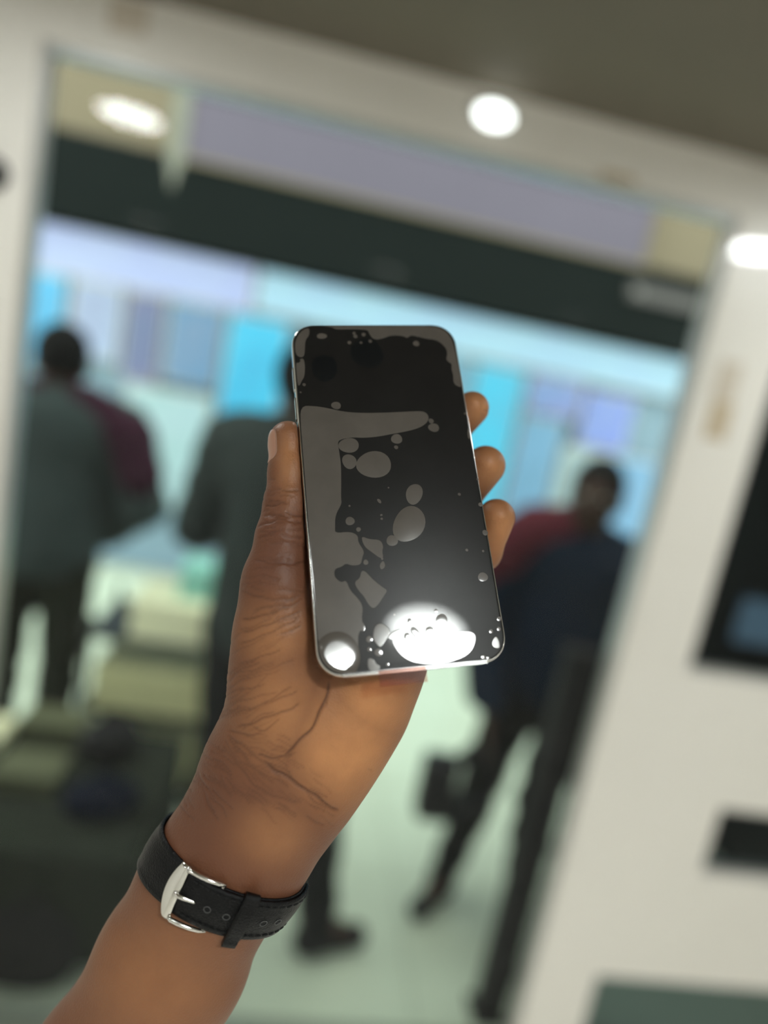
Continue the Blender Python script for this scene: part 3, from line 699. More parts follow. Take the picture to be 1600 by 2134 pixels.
def person(label, loc, rotz, scale, pose, top, bottom, long_sleeve=True, scarf=None, scarf_mat=None, top_grow=0.016):
    J = {k: np.array(v, float) for k, v in J0.items()}
    for k, v in pose.items():
        J[k] = np.array(v, float)
    root = tag(empty('person', loc), label, 'person', 'people passing outside the window')
    root.rotation_euler = (0, 0, rotz)
    root.scale = (scale,) * 3
    H = J['head']

    def torso(p, g=0.0):
        d = rcone(p, J['chest'] + [0, 0, 0.03], J['belly'], 0.150 + g, 0.132 + g, 0.70, 1)
        d = smin(d, rcone(p, J['belly'], J['pelvis'], 0.132 + g, 0.150 + g, 0.74, 1), 0.06)
        d = smin(d, rcone(p, J['shl'] * 0.82 + J['shr'] * 0.18, J['shr'] * 0.82 + J['shl'] * 0.18, 0.064 + g, 0.064 + g), 0.07)
        return d
    def arm(p, s, g=0.0, upto=2):
        d = rcone(p, J['sh' + s], J['el' + s], 0.053 + g, 0.043 + g)
        if upto > 1:
            d = smin(d, rcone(p, J['el' + s], J['wr' + s], 0.042 + g, 0.030 + g), 0.02)
        return d
    def leg(p, s, g=0.0):
        d = rcone(p, J['hp' + s], J['kn' + s], 0.086 + g, 0.058 + g)
        calf = J['kn' + s] * 0.7 + J['an' + s] * 0.3 + [0, -0.015, 0]
        d = smin(d, rcone(p, J['kn' + s], calf, 0.056 + g, 0.055 + g), 0.02)
        return smin(d, rcone(p, calf, J['an' + s], 0.054 + g, 0.036 + g), 0.02)
    def hand_p(p, s):
        w = J['wr' + s]; dr = w - J['el' + s]; dr = dr / np.linalg.norm(dr)
        side = np.cross(dr, [1, 0, 0.0]); side /= np.linalg.norm(side)
        k = w + dr * 0.085
        d = rcone(p, w, k, 0.028, 0.034, 0.6, 0)
        for i, ln in enumerate((0.070, 0.080, 0.075, 0.058)):
            a = k + side * (0.024 - 0.016 * i)
            d = smin(d, rcone(p, a, a + dr * ln * 0.6 + np.array([0, 0.006, 0]), 0.0095, 0.009), 0.006)
            d = smin(d, rcone(p, a + dr * ln * 0.6 + np.array([0, 0.006, 0]), a + dr * ln + np.array([0, 0.018, 0]), 0.009, 0.008), 0.004)
        a = w + dr * 0.03 + side * 0.022
        return smin(d, rcone(p, a, a + dr * 0.045 + side * 0.028, 0.012, 0.010), 0.008)
    def headf(p):
        d = ellipsoid(p, H + [0, -0.008, 0.02], (0.078, 0.098, 0.100))
        d = smin(d, ellipsoid(p, H + [0, 0.022, -0.055], (0.058, 0.066, 0.066)), 0.04)
        d = smin(d, rcone(p, H + [0, 0.088, 0.012], H + [0, 0.107, -0.025], 0.008, 0.014), 0.018)
        d = smin(d, rcone(p, H + [-0.024, 0.080, -0.062], H + [0.024, 0.080, -0.062], 0.009, 0.009), 0.01)
        for s in (-1, 1):
            d = smin(d, ellipsoid(p, H + [s * 0.080, -0.008, -0.008], (0.012, 0.022, 0.034)), 0.01)
            d = smin(d, rcone(p, H + [s * 0.016, 0.083, 0.022], H + [s * 0.052, 0.070, 0.024], 0.010, 0.009), 0.012)
        return smin(d, rcone(p, J['neck'] - [0, 0, 0.05], H - [0, 0.012, 0.04], 0.060, 0.054), 0.03)
    def body(p):
        d = smin(torso(p), headf(p), 0.04)
        for s in 'lr':
            d = smin(d, smin(arm(p, s), hand_p(p, s), 0.012), 0.04)
            d = smin(d, leg(p, s), 0.03)
            d = smin(d, rcone(p, J['an' + s], J['to' + s], 0.036, 0.026), 0.03)
        return d
    pts = np.array(list(J.values()))
    lo = pts.min(0) - 0.22; hi = pts.max(0) + 0.24
    def part(name, fn, m, h=0.014, lo_=None, hi_=None):
        v, q = mesh_sdf(fn, lo if lo_ is None else lo_, hi if hi_ is None else hi_, h)
        return np_mesh(name, v, q, m, root)
    part('body', body, M_skin_p, 0.011)
    def topf(p):
        d = torso(p, top_grow)
        for s in 'lr':
            d = smin(d, arm(p, s, top_grow * 0.9, 2 if long_sleeve else 1), 0.04)
        d = smin(d, rcone(p, J['neck'] - [0, 0, 0.05], J['neck'] - [0, 0, 0.01], 0.074, 0.066), 0.03)
        d = d + 0.004 * np.sin(p[:, 2] * 55 + 6 * np.sin(p[:, 0] * 17)) * np.sin(p[:, 0] * 31 + p[:, 1] * 23)
        return np.maximum(d, (J['pelvis'][2] - 0.12) - p[:, 2])
    part('top', topf, top)
    def trf(p):
        d = rcone(p, J['pelvis'] + [0, 0, 0.06], J['pelvis'] - [0, 0, 0.02], 0.148, 0.158, 0.76, 1)
        for s in 'lr':
            d = smin(d, leg(p, s, 0.018), 0.03)
        return d + 0.004 * np.sin(p[:, 2] * 40 + 5 * np.sin(p[:, 1] * 19))
    part('trousers', trf, bottom)
    for s in 'lr':
        a, t = J['an' + s], J['to' + s]
        heel = a + (a - t) * [0.22, 0.22, 0] + [0, 0, -0.045]
        def shf(p):
            d = smin(rcone(p, heel, t, 0.040, 0.036), rcone(p, a, a - [0, 0, 0.03], 0.046, 0.048), 0.03)
            return np.maximum(d, (min(t[2], a[2] - 0.05) - 0.032) - p[:, 2])
        part('shoe', shf, M_shoe, 0.009, np.minimum(a, t) - 0.15, np.maximum(a, t) + 0.15)
    def hairf(p):
        d = ellipsoid(p, H + [0, -0.018, 0.034], (0.090, 0.104, 0.104))
        return np.maximum(d, -ellipsoid(p, H + [0, 0.085, -0.035], (0.085, 0.085, 0.095)))
    part('hair', hairf, M_hair, 0.009, H - 0.18, H + 0.20)
    for s in (-1, 1):
        c = H + [s * 0.032, 0.079, 0.006]
        v, q = mesh_sdf(lambda p: ellipsoid(p, c, (0.013, 0.010, 0.009)), c - 0.03, c + 0.03, 0.004)
        np_mesh('eye', v, q, M_eye, root)
    if scarf:
        def scf(p):
            d = None
            for a, b2, r in scarf:
                e = rcone(p, a, b2, r, r)
                d = e if d is None else smin(d, e, 0.03)
            return d
        ends = np.array([x for a, b2, r in scarf for x in (a, b2)])
        part('scarf', scf, scarf_mat, 0.011, ends.min(0) - 0.12, ends.max(0) + 0.12)
    return root

M_grey = mat('grey_teal_jacket', (0.034, 0.047, 0.049), rough=0.9, spec=0.1, noise=0.2, noise_scale=6)
M_char = mat('charcoal_shirt', (0.024, 0.032, 0.032), rough=0.9, spec=0.1, noise=0.15, noise_scale=8)
M_dknavy = mat('navy_shirt', (0.004, 0.011, 0.026), rough=0.9, spec=0.1, noise=0.25, noise_scale=6)
M_trous = mat('black_trousers', (0.004, 0.005, 0.006), rough=0.9, spec=0.1)
M_trous2 = mat('dark_olive_trousers', (0.014, 0.017, 0.012), rough=0.9, spec=0.1)
M_plum = mat('plum_scarf', (0.028, 0.007, 0.018), rough=0.9, spec=0.1)
M_maroon = mat('maroon_scarf', (0.085, 0.014, 0.024), rough=0.9, spec=0.1)

person('person in a grey-teal jacket with a plum scarf standing left of the rack', (-0.88, 2.52, 0), math.radians(12), 1.03, {
    'wrl': (-0.16, 0.20, 1.00), 'ell': (-0.30, 0.0, 1.14), 'wrr': (0.20, 0.20, 0.95), 'elr': (0.32, -0.02, 1.12), 'shl': (-0.22, 0, 1.38), 'shr': (0.22, 0, 1.38)},
    M_grey, M_trous2, top_grow=0.05,
scarf=[((-0.08, -0.03, 1.45), (0.08, -0.03, 1.45), 0.062), ((0.10, -0.02, 1.43), (0.25, -0.05, 1.36), 0.085), ((0.25, -0.05, 1.36), (0.30, -0.08, 1.24), 0.08)], scarf_mat=M_plum)
person('tall person in a charcoal shirt mostly hidden behind phone and thumb', (-0.01, 1.95, 0), math.radians(-30), 1.085, {
    'shl': (-0.22, 0, 1.39), 'ell': (-0.30, 0.02, 1.12), 'wrl': (-0.18, 0.22, 1.02),
    'hpr': (0.10, 0, 0.92), 'knr': (0.22, 0.06, 0.50), 'anr': (0.31, 0.03, 0.085), 'tor': (0.40, 0.12, 0.035)},
    M_char, M_trous, long_sleeve=False, top_grow=0.035)
person('person in a navy shirt and maroon scarf walking past beside the right post', (0.985, 2.12, 0), math.radians(150), 0.965, {
    'head': (0.0, 0.06, 1.60), 'neck': (0.0, 0.02, 1.46), 'shr': (0.215, 0, 1.37), 'elr': (0.28, 0.07, 1.07), 'wrr': (0.165, 0.225, 0.83),
    'knr': (0.14, 0.05, 0.50), 'anr': (0.19, 0.14, 0.085), 'tor': (0.22, 0.29, 0.035),
    'knl': (-0.07, 0.12, 0.51), 'anl': (-0.10, 0.20, 0.085), 'tol': (-0.13, 0.35, 0.035)},
    M_dknavy, M_trous, top_grow=0.04,
    scarf=[((0.06, 0.02, 1.47), (0.17, 0.02, 1.42), 0.088), ((0.17, 0.02, 1.42), (0.27, 0.02, 1.31), 0.108), ((0.27, 0.02, 1.31), (0.30, 0.02, 1.20), 0.10)], scarf_mat=M_maroon)
# tote carried by the walker
hb = tag(empty('tote_bag', (0.64, 1.98, 0.40)), 'black tote bag with loop handle hanging from the hand of the navy-shirted walker', 'bag')
bm = bmesh.new()
bm_box(bm, -0.075, 0.045, -0.05, 0.05, 0.0, 0.22, 0.028)
from_bm('sack', bm, M_black, hb, True)
bm = bmesh.new()
sweep_tube(bm, [(0.03, 0, 0.20), (0.08, 0, 0.26), (0.15, 0, 0.25), (0.19, 0, 0.17), (0.17, 0, 0.07), (0.10, 0, 0.02), (0.03, 0, 0.03)], 0.022, 10)
from_bm('handle', bm, M_black, hb, True)

# ================================================================== PHONE
RC = np.array([CAM_RIGHT, CAM_DOWN, CAM_FWD])      # hand frame (mm: right, down, away) -> shop axes
def to_world(p):
    return np.asarray(p) / 1000.0 @ RC + np.array(EYE)

PR = np.array(PHONE_RIGHT); PD = np.array(PHONE_DOWN)
PR /= np.linalg.norm(PR); PD -= PR * (PR @ PD); PD /= np.linalg.norm(PD)
PN = np.cross(PR, PD)                               # points away from the viewer
PC = np.array(PHONE_CENTRE)
PW, PH, PT, PRAD = 71.5, 147.0, 7.8, 10.5

phone = tag(empty('smartphone'), 'dark smartphone under bubbled protective film, held upright in the hand', 'phone')
mw = Matrix((Vector(PR @ RC), Vector(-PD @ RC), Vector(-PN @ RC))).transposed().to_4x4()
mw.translation = Vector(to_world(PC))
phone.matrix_world = mw @ Matrix.Translation((0, -PH / 2000, 0))
UP = PH / 2000                                      # parts sit above the phone's bottom edge

def rrect(w, h, r, n=14):
    pts = []
    for cx, cy, a0 in ((w / 2 - r, h / 2 - r, 0), (-w / 2 + r, h / 2 - r, 90), (-w / 2 + r, -h / 2 + r, 180), (w / 2 - r, -h / 2 + r, 270)):
        for i in range(n + 1):
            a = math.radians(a0 + 90 * i / n)
            # slightly squircle corners
            pts.append((cx + r * math.copysign(abs(math.cos(a)) ** 0.92, math.cos(a)), cy + r * math.copysign(abs(math.sin(a)) ** 0.92, math.sin(a))))
    return pts
def slab(name, prof, material, parent, top=True, bottom=True, w=PW, h=PH, r=PRAD, smooth=True):
    """stack of rounded rectangles; prof = (inset, z) in mm"""
    bm = bmesh.new()
    rings = []
    for ins, z in prof:
        rings.append([bm.verts.new((x / 1000, y / 1000 + UP, z / 1000)) for x, y in rrect(w - 2 * ins, h - 2 * ins, max(r - ins, 0.5))])
    n = len(rings[0])
    for a, b2 in zip(rings, rings[1:]):
        for i in range(n):
            bm.faces.new((a[i], a[(i + 1) % n], b2[(i + 1) % n], b2[i]))
    if bottom: bm.faces.new(rings[0][::-1])
    if top: bm.faces.new(rings[-1])
    o = from_bm(name, bm, material, parent, smooth)
    return o

M_frame = mat('polished_frame', (0.62, 0.61, 0.59), rough=0.16, metal=1.0)
M_back = mat('back_glass', (0.02, 0.022, 0.025), rough=0.15, coat=1.0)
def film_material(name, base, rough, coat_rough, bump, scale=(40, 900, 1), spec=0.2, lump=0.0, coat_ior=1.5):
    m = mat(name, base, rough=rough, coat=1.0, coat_rough=coat_rough, spec=spec)
    m.node_tree.nodes['Principled BSDF'].inputs['Coat IOR'].default_value = coat_ior
    nt = m.node_tree; p = nt.nodes['Principled BSDF']
    tc = nt.nodes.new('ShaderNodeTexCoord'); mp = nt.nodes.new('ShaderNodeMapping')
    mp.inputs['Scale'].default_value = scale
    mp.inputs['Rotation'].default_value = (0, 0, 0.5)
    nz = nt.nodes.new('ShaderNodeTexNoise'); nz.inputs['Scale'].default_value = 6.0; nz.inputs['Detail'].default_value = 6
    bp = nt.nodes.new('ShaderNodeBump'); bp.inputs['Strength'].default_value = bump; bp.inputs['Distance'].default_value = 0.0002
    nt.links.new(tc.outputs['Object'], mp.inputs['Vector']); nt.links.new(mp.outputs['Vector'], nz.inputs['Vector'])
    nt.links.new(nz.outputs['Fac'], bp.inputs['Height'])
    nt.links.new(bp.outputs['Normal'], p.inputs['Normal'])
    if lump:
        n2 = nt.nodes.new('ShaderNodeTexNoise'); n2.inputs['Scale'].default_value = 70; n2.inputs['Detail'].default_value = 5
        nt.links.new(tc.outputs['Object'], n2.inputs['Vector'])
        r = nt.nodes.new('ShaderNodeMapRange'); r.inputs['To Min'].default_value = 1 - lump; r.inputs['To Max'].default_value = 1 + lump
        nt.links.new(n2.outputs['Fac'], r.inputs['Value'])
        sc = nt.nodes.new('ShaderNodeVectorMath'); sc.operation = 'SCALE'; sc.inputs[0].default_value = base
        nt.links.new(r.outputs['Result'], sc.inputs['Scale']); nt.links.new(sc.outputs['Vector'], p.inputs['Base Color'])
    return m
M_screen = film_material('dark_screen', (0.0120, 0.0112, 0.0108), 0.30, 0.03, 0.10, spec=0.13, lump=0.25, coat_ior=1.22)
M_bubble = film_material('pale_sheen_film', (0.098, 0.085, 0.074), 0.30, 0.09, 0.10, spec=0.13, lump=0.25)  # stronger reflection of the air bubbles is put into this pale colour
M_darkf = film_material('dark_film', (0.0035, 0.0045, 0.0055), 0.30, 0.03, 0.10, coat_ior=1.22)

slab('frame', [(1.5, -PT), (0.6, -PT + 0.35), (0.12, -PT + 1.0), (0.0, -PT + 1.9), (0.0, -1.5), (0.10, -0.85), (0.35, -0.40), (0.62, -0.20), (0.75, -0.22)], M_frame, phone)
slab('back_glass', [(2.2, -PT - 0.25), (1.5, -PT - 0.15), (1.3, -PT + 0.05)], M_back, phone)
scr = slab('screen', [(0.72, -0.32), (0.72, -0.14), (0.95, -0.03), (1.35, 0.0)], M_screen, phone)
# antenna lines, buttons, camera bump
def pbox(name, x0, x1, y0, y1, z0, z1, m, bev=0.0003, parent=phone):
    return box(name, x0 / 1000, x1 / 1000, y0 / 1000 + UP, y1 / 1000 + UP, z0 / 1000, z1 / 1000, m, parent, bev)
pbox('side_button', PW / 2 - 0.4, PW / 2 + 0.45, 22, 34, -5.6, -2.6, M_frame)
pbox('volume_button', -PW / 2 - 0.40, -PW / 2 + 0.4, 30, 40, -5.6, -2.6, M_frame)
pbox('volume_button', -PW / 2 - 0.40, -PW / 2 + 0.4, 44, 54, -5.6, -2.6, M_frame)
cb = slab('camera_bump', [(0.5, -PT - 1.9), (0.0, -PT - 1.5), (0.0, -PT - 0.1)], M_back, phone, w=32, h=32, r=8)
cb.location = (0.0165, 0.0535, 0)
for lx, ly in ((0.0085, 0.008), (-0.0075, -0.008)):
    bm = bmesh.new(); revolve(bm, [(0.0075, 0), (0.0075, -0.0012), (0.006, -0.0014), (0.0055, -0.0008)], 28)
    o = from_bm('camera_lens', bm, M_black, cb, True); o.location = (lx, ly + UP, (-PT - 1.9) / 1000)

# protective film: a thin clear sheet, with its air bubbles as raised pale pieces
M_film = glass_mat('clear_film', (0.97, 0.97, 0.97), ior=1.18, rough=0.05)
film = empty('protective_film'); film.parent = phone
def plate(name, pts, z0, z1, inset, m, parent):
    """flat patch with a sloped rim; pts in mm, clipped to the screen outline"""
    W2, H2, R2 = PW / 2 - 1.0, PH / 2 - 1.0, PRAD - 1.0
    cl = []
    for x, y in pts:
        x = max(-W2, min(W2, x)); y = max(-H2, min(H2, y))
        ex, ey = abs(x) - (W2 - R2), abs(y) - (H2 - R2)
        if ex > 0 and ey > 0:
            l_ = math.hypot(ex, ey)
            if l_ > R2:
                x = math.copysign(W2 - R2 + ex * R2 / l_, x); y = math.copysign(H2 - R2 + ey * R2 / l_, y)
        cl.append((x, y))
    # round the corners (Chaikin) so the outline flows
    for _ in range(2):
        nx = []
        for i in range(len(cl)):
            a, b2 = cl[i], cl[(i + 1) % len(cl)]
            nx.append((a[0] * .75 + b2[0] * .25, a[1] * .75 + b2[1] * .25)); nx.append((a[0] * .25 + b2[0] * .75, a[1] * .25 + b2[1] * .75))
        cl = nx
    area = sum(cl[i][0] * cl[(i + 1) % len(cl)][1] - cl[(i + 1) % len(cl)][0] * cl[i][1] for i in range(len(cl)))
    if area < 0: cl = cl[::-1]
    n = len(cl)
    bm = bmesh.new()
    ring0 = [bm.verts.new((x / 1000, y / 1000 + UP, z0 / 1000)) for x, y in cl]
    ring1 = []
    for i in range(n):
        a, c = cl[i - 1], cl[(i + 1) % n]
        tx, ty = c[0] - a[0], c[1] - a[1]
        l_ = math.hypot(tx, ty) or 1
        ring1.append(bm.verts.new(((cl[i][0] - ty / l_ * inset) / 1000, (cl[i][1] + tx / l_ * inset) / 1000 + UP, z1 / 1000)))
    for i in range(n):
        bm.faces.new((ring0[i], ring0[(i + 1) % n], ring1[(i + 1) % n], ring1[i]))
    for tri in tessellate_polygon([[v.co for v in ring1]]):
        bm.faces.new([ring1[k] for k in tri])
    return from_bm(name, bm, m, parent)
def dome(name, u, v, rx, ry, rot, h, z0, m, parent):
    bm = bmesh.new()
    n = 28
    c, s = math.cos(math.radians(rot)), math.sin(math.radians(rot))
    rings = []
    ph = random.uniform(0, 6)
    for k in (1.0, 0.93, 0.8, 0.6, 0.35):
        ring = []
        for i in range(n):
            a = 2 * math.pi * i / n
            wob = 1 + 0.035 * math.sin(2 * a + ph) + 0.03 * math.sin(3 * a + 2 * ph)
            x, y = rx * k * wob * math.cos(a), ry * k * wob * math.sin(a)
            ring.append(bm.verts.new(((u + c * x - s * y) / 1000, (v + s * x + c * y) / 1000 + UP, (z0 + h * (1 - k * k)) / 1000)))
        rings.append(ring)
    for a, b2 in zip(rings, rings[1:]):
        for i in range(n):
            bm.faces.new((a[i], a[(i + 1) % n], b2[(i + 1) % n], b2[i]))
    bm.faces.new(rings[-1])
    return from_bm(name, bm, m, parent, True)
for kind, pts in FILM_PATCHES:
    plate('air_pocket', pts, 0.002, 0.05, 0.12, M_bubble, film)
def wedge(name, pts_c, m, parent):
    """film lifted off at the corner: rises steadily towards the left edge"""
    cu, cv, ru, rv = pts_c
    bm = bmesh.new(); n = 40; rings = []
    for k in (1.0, 0.86, 0.6, 0.3):
        ring = []
        for i in range(n):
            a = 2 * math.pi * i / n
            x, y = cu + ru * k * math.cos(a), cv + rv * k * math.sin(a)
            mg = 1.1 + (1 - k) * 3.5
            x = max(x, -PW / 2 + mg); y = max(y, -PH / 2 + mg)
            ex, ey = -(x + PW / 2 - 1.0 - 9.5), -(y + PH / 2 - 1.0 - 9.5)
            if ex > 0 and ey > 0 and math.hypot(ex, ey) > 9.4 - (mg - 1.1):
                f_ = (9.4 - (mg - 1.1)) / math.hypot(ex, ey); x = -PW / 2 + 10.5 - ex * f_; y = -PH / 2 + 10.5 - ey * f_
            z = 0.055 if k == 1.0 else 0.06 + 0.066 * (cu + ru - x) + 0.018 * (cv + rv - y)
            ring.append(bm.verts.new((x / 1000, y / 1000 + UP, z / 1000)))
        rings.append(ring)
    for a, b2 in zip(rings, rings[1:]):
        for i in range(n):
            bm.faces.new((a[i], a[(i + 1) % n], b2[(i + 1) % n], b2[i]))
    bm.faces.new(rings[-1])
    return from_bm(name, bm, m, parent, True)
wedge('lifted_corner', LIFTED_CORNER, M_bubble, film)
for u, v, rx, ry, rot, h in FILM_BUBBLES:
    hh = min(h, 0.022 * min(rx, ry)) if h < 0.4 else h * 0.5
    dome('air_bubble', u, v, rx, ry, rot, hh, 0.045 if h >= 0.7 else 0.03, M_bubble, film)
for u, v, rx, ry in FILM_DARK:  # ovals darker than the screen around them
    dome('dark_oval', u, v, rx, ry, 0, 0.004, 0.002, M_darkf, film)
# pull tab of the film below the bottom edge
M_tab = glass_mat('tab_film', (0.86, 0.70, 0.66), ior=1.08, rough=0.2)
pbox('pull_tab', -14, 3.5, -PH / 2 - 4.6, -PH / 2 + 0.9, 0.03, 0.09, M_tab, 0, film)
pbox('film_edge', -27, 27, -PH / 2 - 0.35, -PH / 2 + 1.2, 0.02, 0.08, glass_mat('film_rim', (0.95, 0.95, 0.95), ior=1.35, rough=0.2), 0, film)

# ================================================================== HAND
def phone_sdf(p):
    q = p - PC
    x, y, z = q @ PR, q @ PD, q @ PN - PT / 2
    ax = np.abs(x) - (PW / 2 - PRAD); ay = np.abs(y) - (PH / 2 - PRAD)
    d2 = np.sqrt(np.maximum(ax, 0) ** 2 + np.maximum(ay, 0) ** 2) + np.minimum(np.maximum(ax, ay), 0) - PRAD
    rr = 1.2
    dz = np.abs(z) - PT / 2 - 0.25
    e = np.maximum(d2 + rr, 0) ** 2 + np.maximum(dz + rr, 0) ** 2
    return np.sqrt(e) + np.minimum(np.maximum(d2, dz) + rr, 0) - rr

def chain_sdf(p, pts, flat, k, reach=16.0):
    """distance to a chain of tapered segments; each segment is only worked out near it"""
    d = np.full(len(p), 60.0)
    for a, b2 in zip(pts, pts[1:]):
        r_ = max(a[3], b2[3]) + reach
        lo_ = np.minimum(a[:3], b2[:3]) - r_; hi_ = np.maximum(a[:3], b2[:3]) + r_
        m = (p[:, 0] > lo_[0]) & (p[:, 0] < hi_[0]) & (p[:, 1] > lo_[1]) & (p[:, 1] < hi_[1]) & (p[:, 2] > lo_[2]) & (p[:, 2] < hi_[2])
        i = np.flatnonzero(m)
        if len(i):
            d[i] = smin(d[i], rcone(p[i], a[:3], b2[:3], a[3], b2[3], flat, 2), k)
    return d
CH = {c[0]: c for c in HAND_CHAINS}
def hand_sdf(p):
    d = None
    for nme in ('forearm', 'wrist', 'palm', 'hypothenar', 'thenar'):
        _, k, fl, pts = CH[nme]
        e = chain_sdf(p, pts, fl, k)
        d = e if d is None else smin(d, e, k)
    th = chain_sdf(p, CH['thumb'][3], CH['thumb'][2], 4)
    d = smin(d, th, 7)
    fing = None
    for nme in ('index', 'middle', 'ring', 'pinky'):
        e = chain_sdf(p, CH[nme][3], 1, 3)
        fing = e if fing is None else smin(fing, e, 1.2)
    d = smin(d, fing, 7)
    return -smin(-d, phone_sdf(p) - 0.15, 1.5)

allp = np.array([q for c in HAND_CHAINS for q in c[3]])
HLO = (allp[:, :3] - allp[:, 3:4]).min(0) - 3; HHI = (allp[:, :3] + allp[:, 3:4]).max(0) + 3
HV, HQ = mesh_sdf(hand_sdf, HLO, HHI, 0.65)
g = sdf_grad(hand_sdf, HV, 0.4)
gl = np.sqrt((g * g).sum(1))
HV = HV - g * (hand_sdf(HV) / np.maximum(gl * gl, 0.2))[:, None]
HN = g / np.maximum(gl, 1e-6)[:, None]

# creases: pressed into the palm side along their lines
flatq = HV[:, :2] * (260.0 / HV[:, 2:3])
palmar = np.clip((-HN[:, 2] + 0.25) / 0.5, 0, 1)
press = np.zeros(len(HV)); crease = np.zeros(len(HV))
def smooth_line(l):
    l = [np.array(p, float) for p in l]
    for _ in range(2):
        if len(l) < 3: break
        nx = [l[0]]
        for a, b2 in zip(l, l[1:]):
            nx += [a * .75 + b2 * .25, a * .25 + b2 * .75]
        l = nx + [l[-1]]
    return l
wob = 0.22 * np.stack([np.sin(flatq[:, 1] * 0.7 + flatq[:, 0] * 0.3), np.sin(flatq[:, 0] * 0.8 + 1.7)], 1)
# fine wrinkles: short strokes following the skin's folds in each area (centre, spread, direction in degrees, count, length)
FINE = []
rs = np.random.RandomState(7)
for cx, cy, sx, sy, deg, cnt, ln in WRINKLE_AREAS:
    for _ in range(cnt):
        x, y = rs.uniform(-1, 1, 2) * (sx, sy) + (cx, cy)
        a = math.radians(deg + rs.normal() * 9); L = ln * rs.uniform(0.5, 1.3)
        d_ = np.array((math.cos(a), math.sin(a))); nn = np.array((-d_[1], d_[0])) * rs.normal() * L * 0.07
        c_ = np.array((x, y))
        FINE.append((0.34, rs.uniform(0.18, 0.5), [tuple(c_ - d_ * L / 2), tuple(c_ + nn), tuple(c_ + d_ * L / 2)]))
for w, dp, line in HAND_CREASES + FINE:
    l = smooth_line(line)
    lo2 = np.min(l, 0) - 4; hi2 = np.max(l, 0) + 4
    sel = np.where(((flatq > lo2) & (flatq < hi2)).all(1) & (palmar > 0))[0]
    if not len(sel): continue
    q = flatq[sel] + wob[sel]
    best = np.full(len(sel), 1e9); bt = np.zeros(len(sel))
    for i, (a, b2) in enumerate(zip(l, l[1:])):
        ba = b2 - a
        t = np.clip(((q - a) @ ba) / max(ba @ ba, 1e-9), 0, 1)
        dd = np.sqrt((((q - a) - t[:, None] * ba) ** 2).sum(1))
        m = dd < best
        best = np.where(m, dd, best); bt = np.where(m, (i + t) / (len(l) - 1), bt)
    taper = np.clip(np.minimum(bt, 1 - bt) * 6 + 0.25, 0, 1)
    gsn = np.exp(-(best / (w * 1.0)) ** 2) * taper
    wide = np.exp(-(best / 2.6) ** 2) * taper
    press[sel] = np.maximum(press[sel], dp * (0.75 * gsn + 0.22 * wide))
    crease[sel] = np.maximum(crease[sel], gsn * min(1, dp * 1.1))
HV = HV - HN * (press * palmar)[:, None]
tone = np.zeros(len(HV))
for x, y, sx, sy, a in PALM_TONE:
    tone = np.maximum(tone, a * np.exp(-((flatq[:, 0] - x) / sx) ** 2 - ((flatq[:, 1] - y) / sy) ** 2))
tone *= palmar

WRIST = np.array(STRAP_CENTRE)
origin = to_world(WRIST)
M_skin = bpy.data.materials.new('brown_skin'); M_skin.use_nodes = True
nt = M_skin.node_tree; p_ = nt.nodes['Principled BSDF']
at = nt.nodes.new('ShaderNodeAttribute'); at.attribute_name = 'skin'
sp = nt.nodes.new('ShaderNodeSeparateColor'); nt.links.new(at.outputs['Color'], sp.inputs['Color'])
tc = nt.nodes.new('ShaderNodeTexCoord')
def noise_node(scale, detail, rough=0.6):
    n = nt.nodes.new('ShaderNodeTexNoise'); n.inputs['Scale'].default_value = scale; n.inputs['Detail'].default_value = detail
    n.inputs['Roughness'].default_value = rough
    nt.links.new(tc.outputs['Object'], n.inputs['Vector']); return n
def mixc(fac, a, b2):
    m = nt.nodes.new('ShaderNodeMix'); m.data_type = 'RGBA'
    if isinstance(fac, float): m.inputs['Factor'].default_value = fac
    else: nt.links.new(fac, m.inputs['Factor'])
    for s, v in ((6, a), (7, b2)):
        if isinstance(v, tuple): m.inputs[s].default_value = (*v, 1)
        else: nt.links.new(v, m.inputs[s])
    return m.outputs[2]
SK_DARK = (0.142, 0.055, 0.029)  # darker skin, deepened to carry the light falling off at the edges
SK_PALM = (0.62, 0.280, 0.112)
SK_LINE = (0.060, 0.020, 0.010)
base = mixc(sp.outputs['Red'], SK_DARK, SK_PALM)
n1 = noise_node(60, 6)
rmp = nt.nodes.new('ShaderNodeMapRange'); rmp.inputs['From Min'].default_value = 0.35; rmp.inputs['From Max'].default_value = 0.75
rmp.inputs['To Min'].default_value = 0.0; rmp.inputs['To Max'].default_value = 0.35
nt.links.new(n1.outputs['Fac'], rmp.inputs['Value'])
base = mixc(rmp.outputs['Result'], base, (0.16, 0.062, 0.030))
cmul = nt.nodes.new('ShaderNodeMath'); cmul.operation = 'MULTIPLY'; cmul.inputs[1].default_value = 0.75
nt.links.new(sp.outputs['Green'], cmul.inputs[0])
base = mixc(cmul.outputs['Value'], base, SK_LINE)
nt.links.new(base, p_.inputs['Base Color'])
p_.inputs['Roughness'].default_value = 0.46
p_.inputs['Specular IOR Level'].default_value = 0.32
p_.inputs['Subsurface Weight'].default_value = 0.12
p_.inputs['Subsurface Radius'].default_value = (0.0035, 0.0012, 0.0006)
p_.inputs['Subsurface Scale'].default_value = 1.0
n2 = noise_node(900, 4); n3 = nt.nodes.new('ShaderNodeTexVoronoi'); n3.inputs['Scale'].default_value = 1100
nt.links.new(tc.outputs['Object'], n3.inputs['Vector'])
ad = nt.nodes.new('ShaderNodeMath'); ad.operation = 'ADD'
nt.links.new(n2.outputs['Fac'], ad.inputs[0]); nt.links.new(n3.outputs['Distance'], ad.inputs[1])
bp = nt.nodes.new('ShaderNodeBump'); bp.inputs['Strength'].default_value = 0.35; bp.inputs['Distance'].default_value = 0.00025
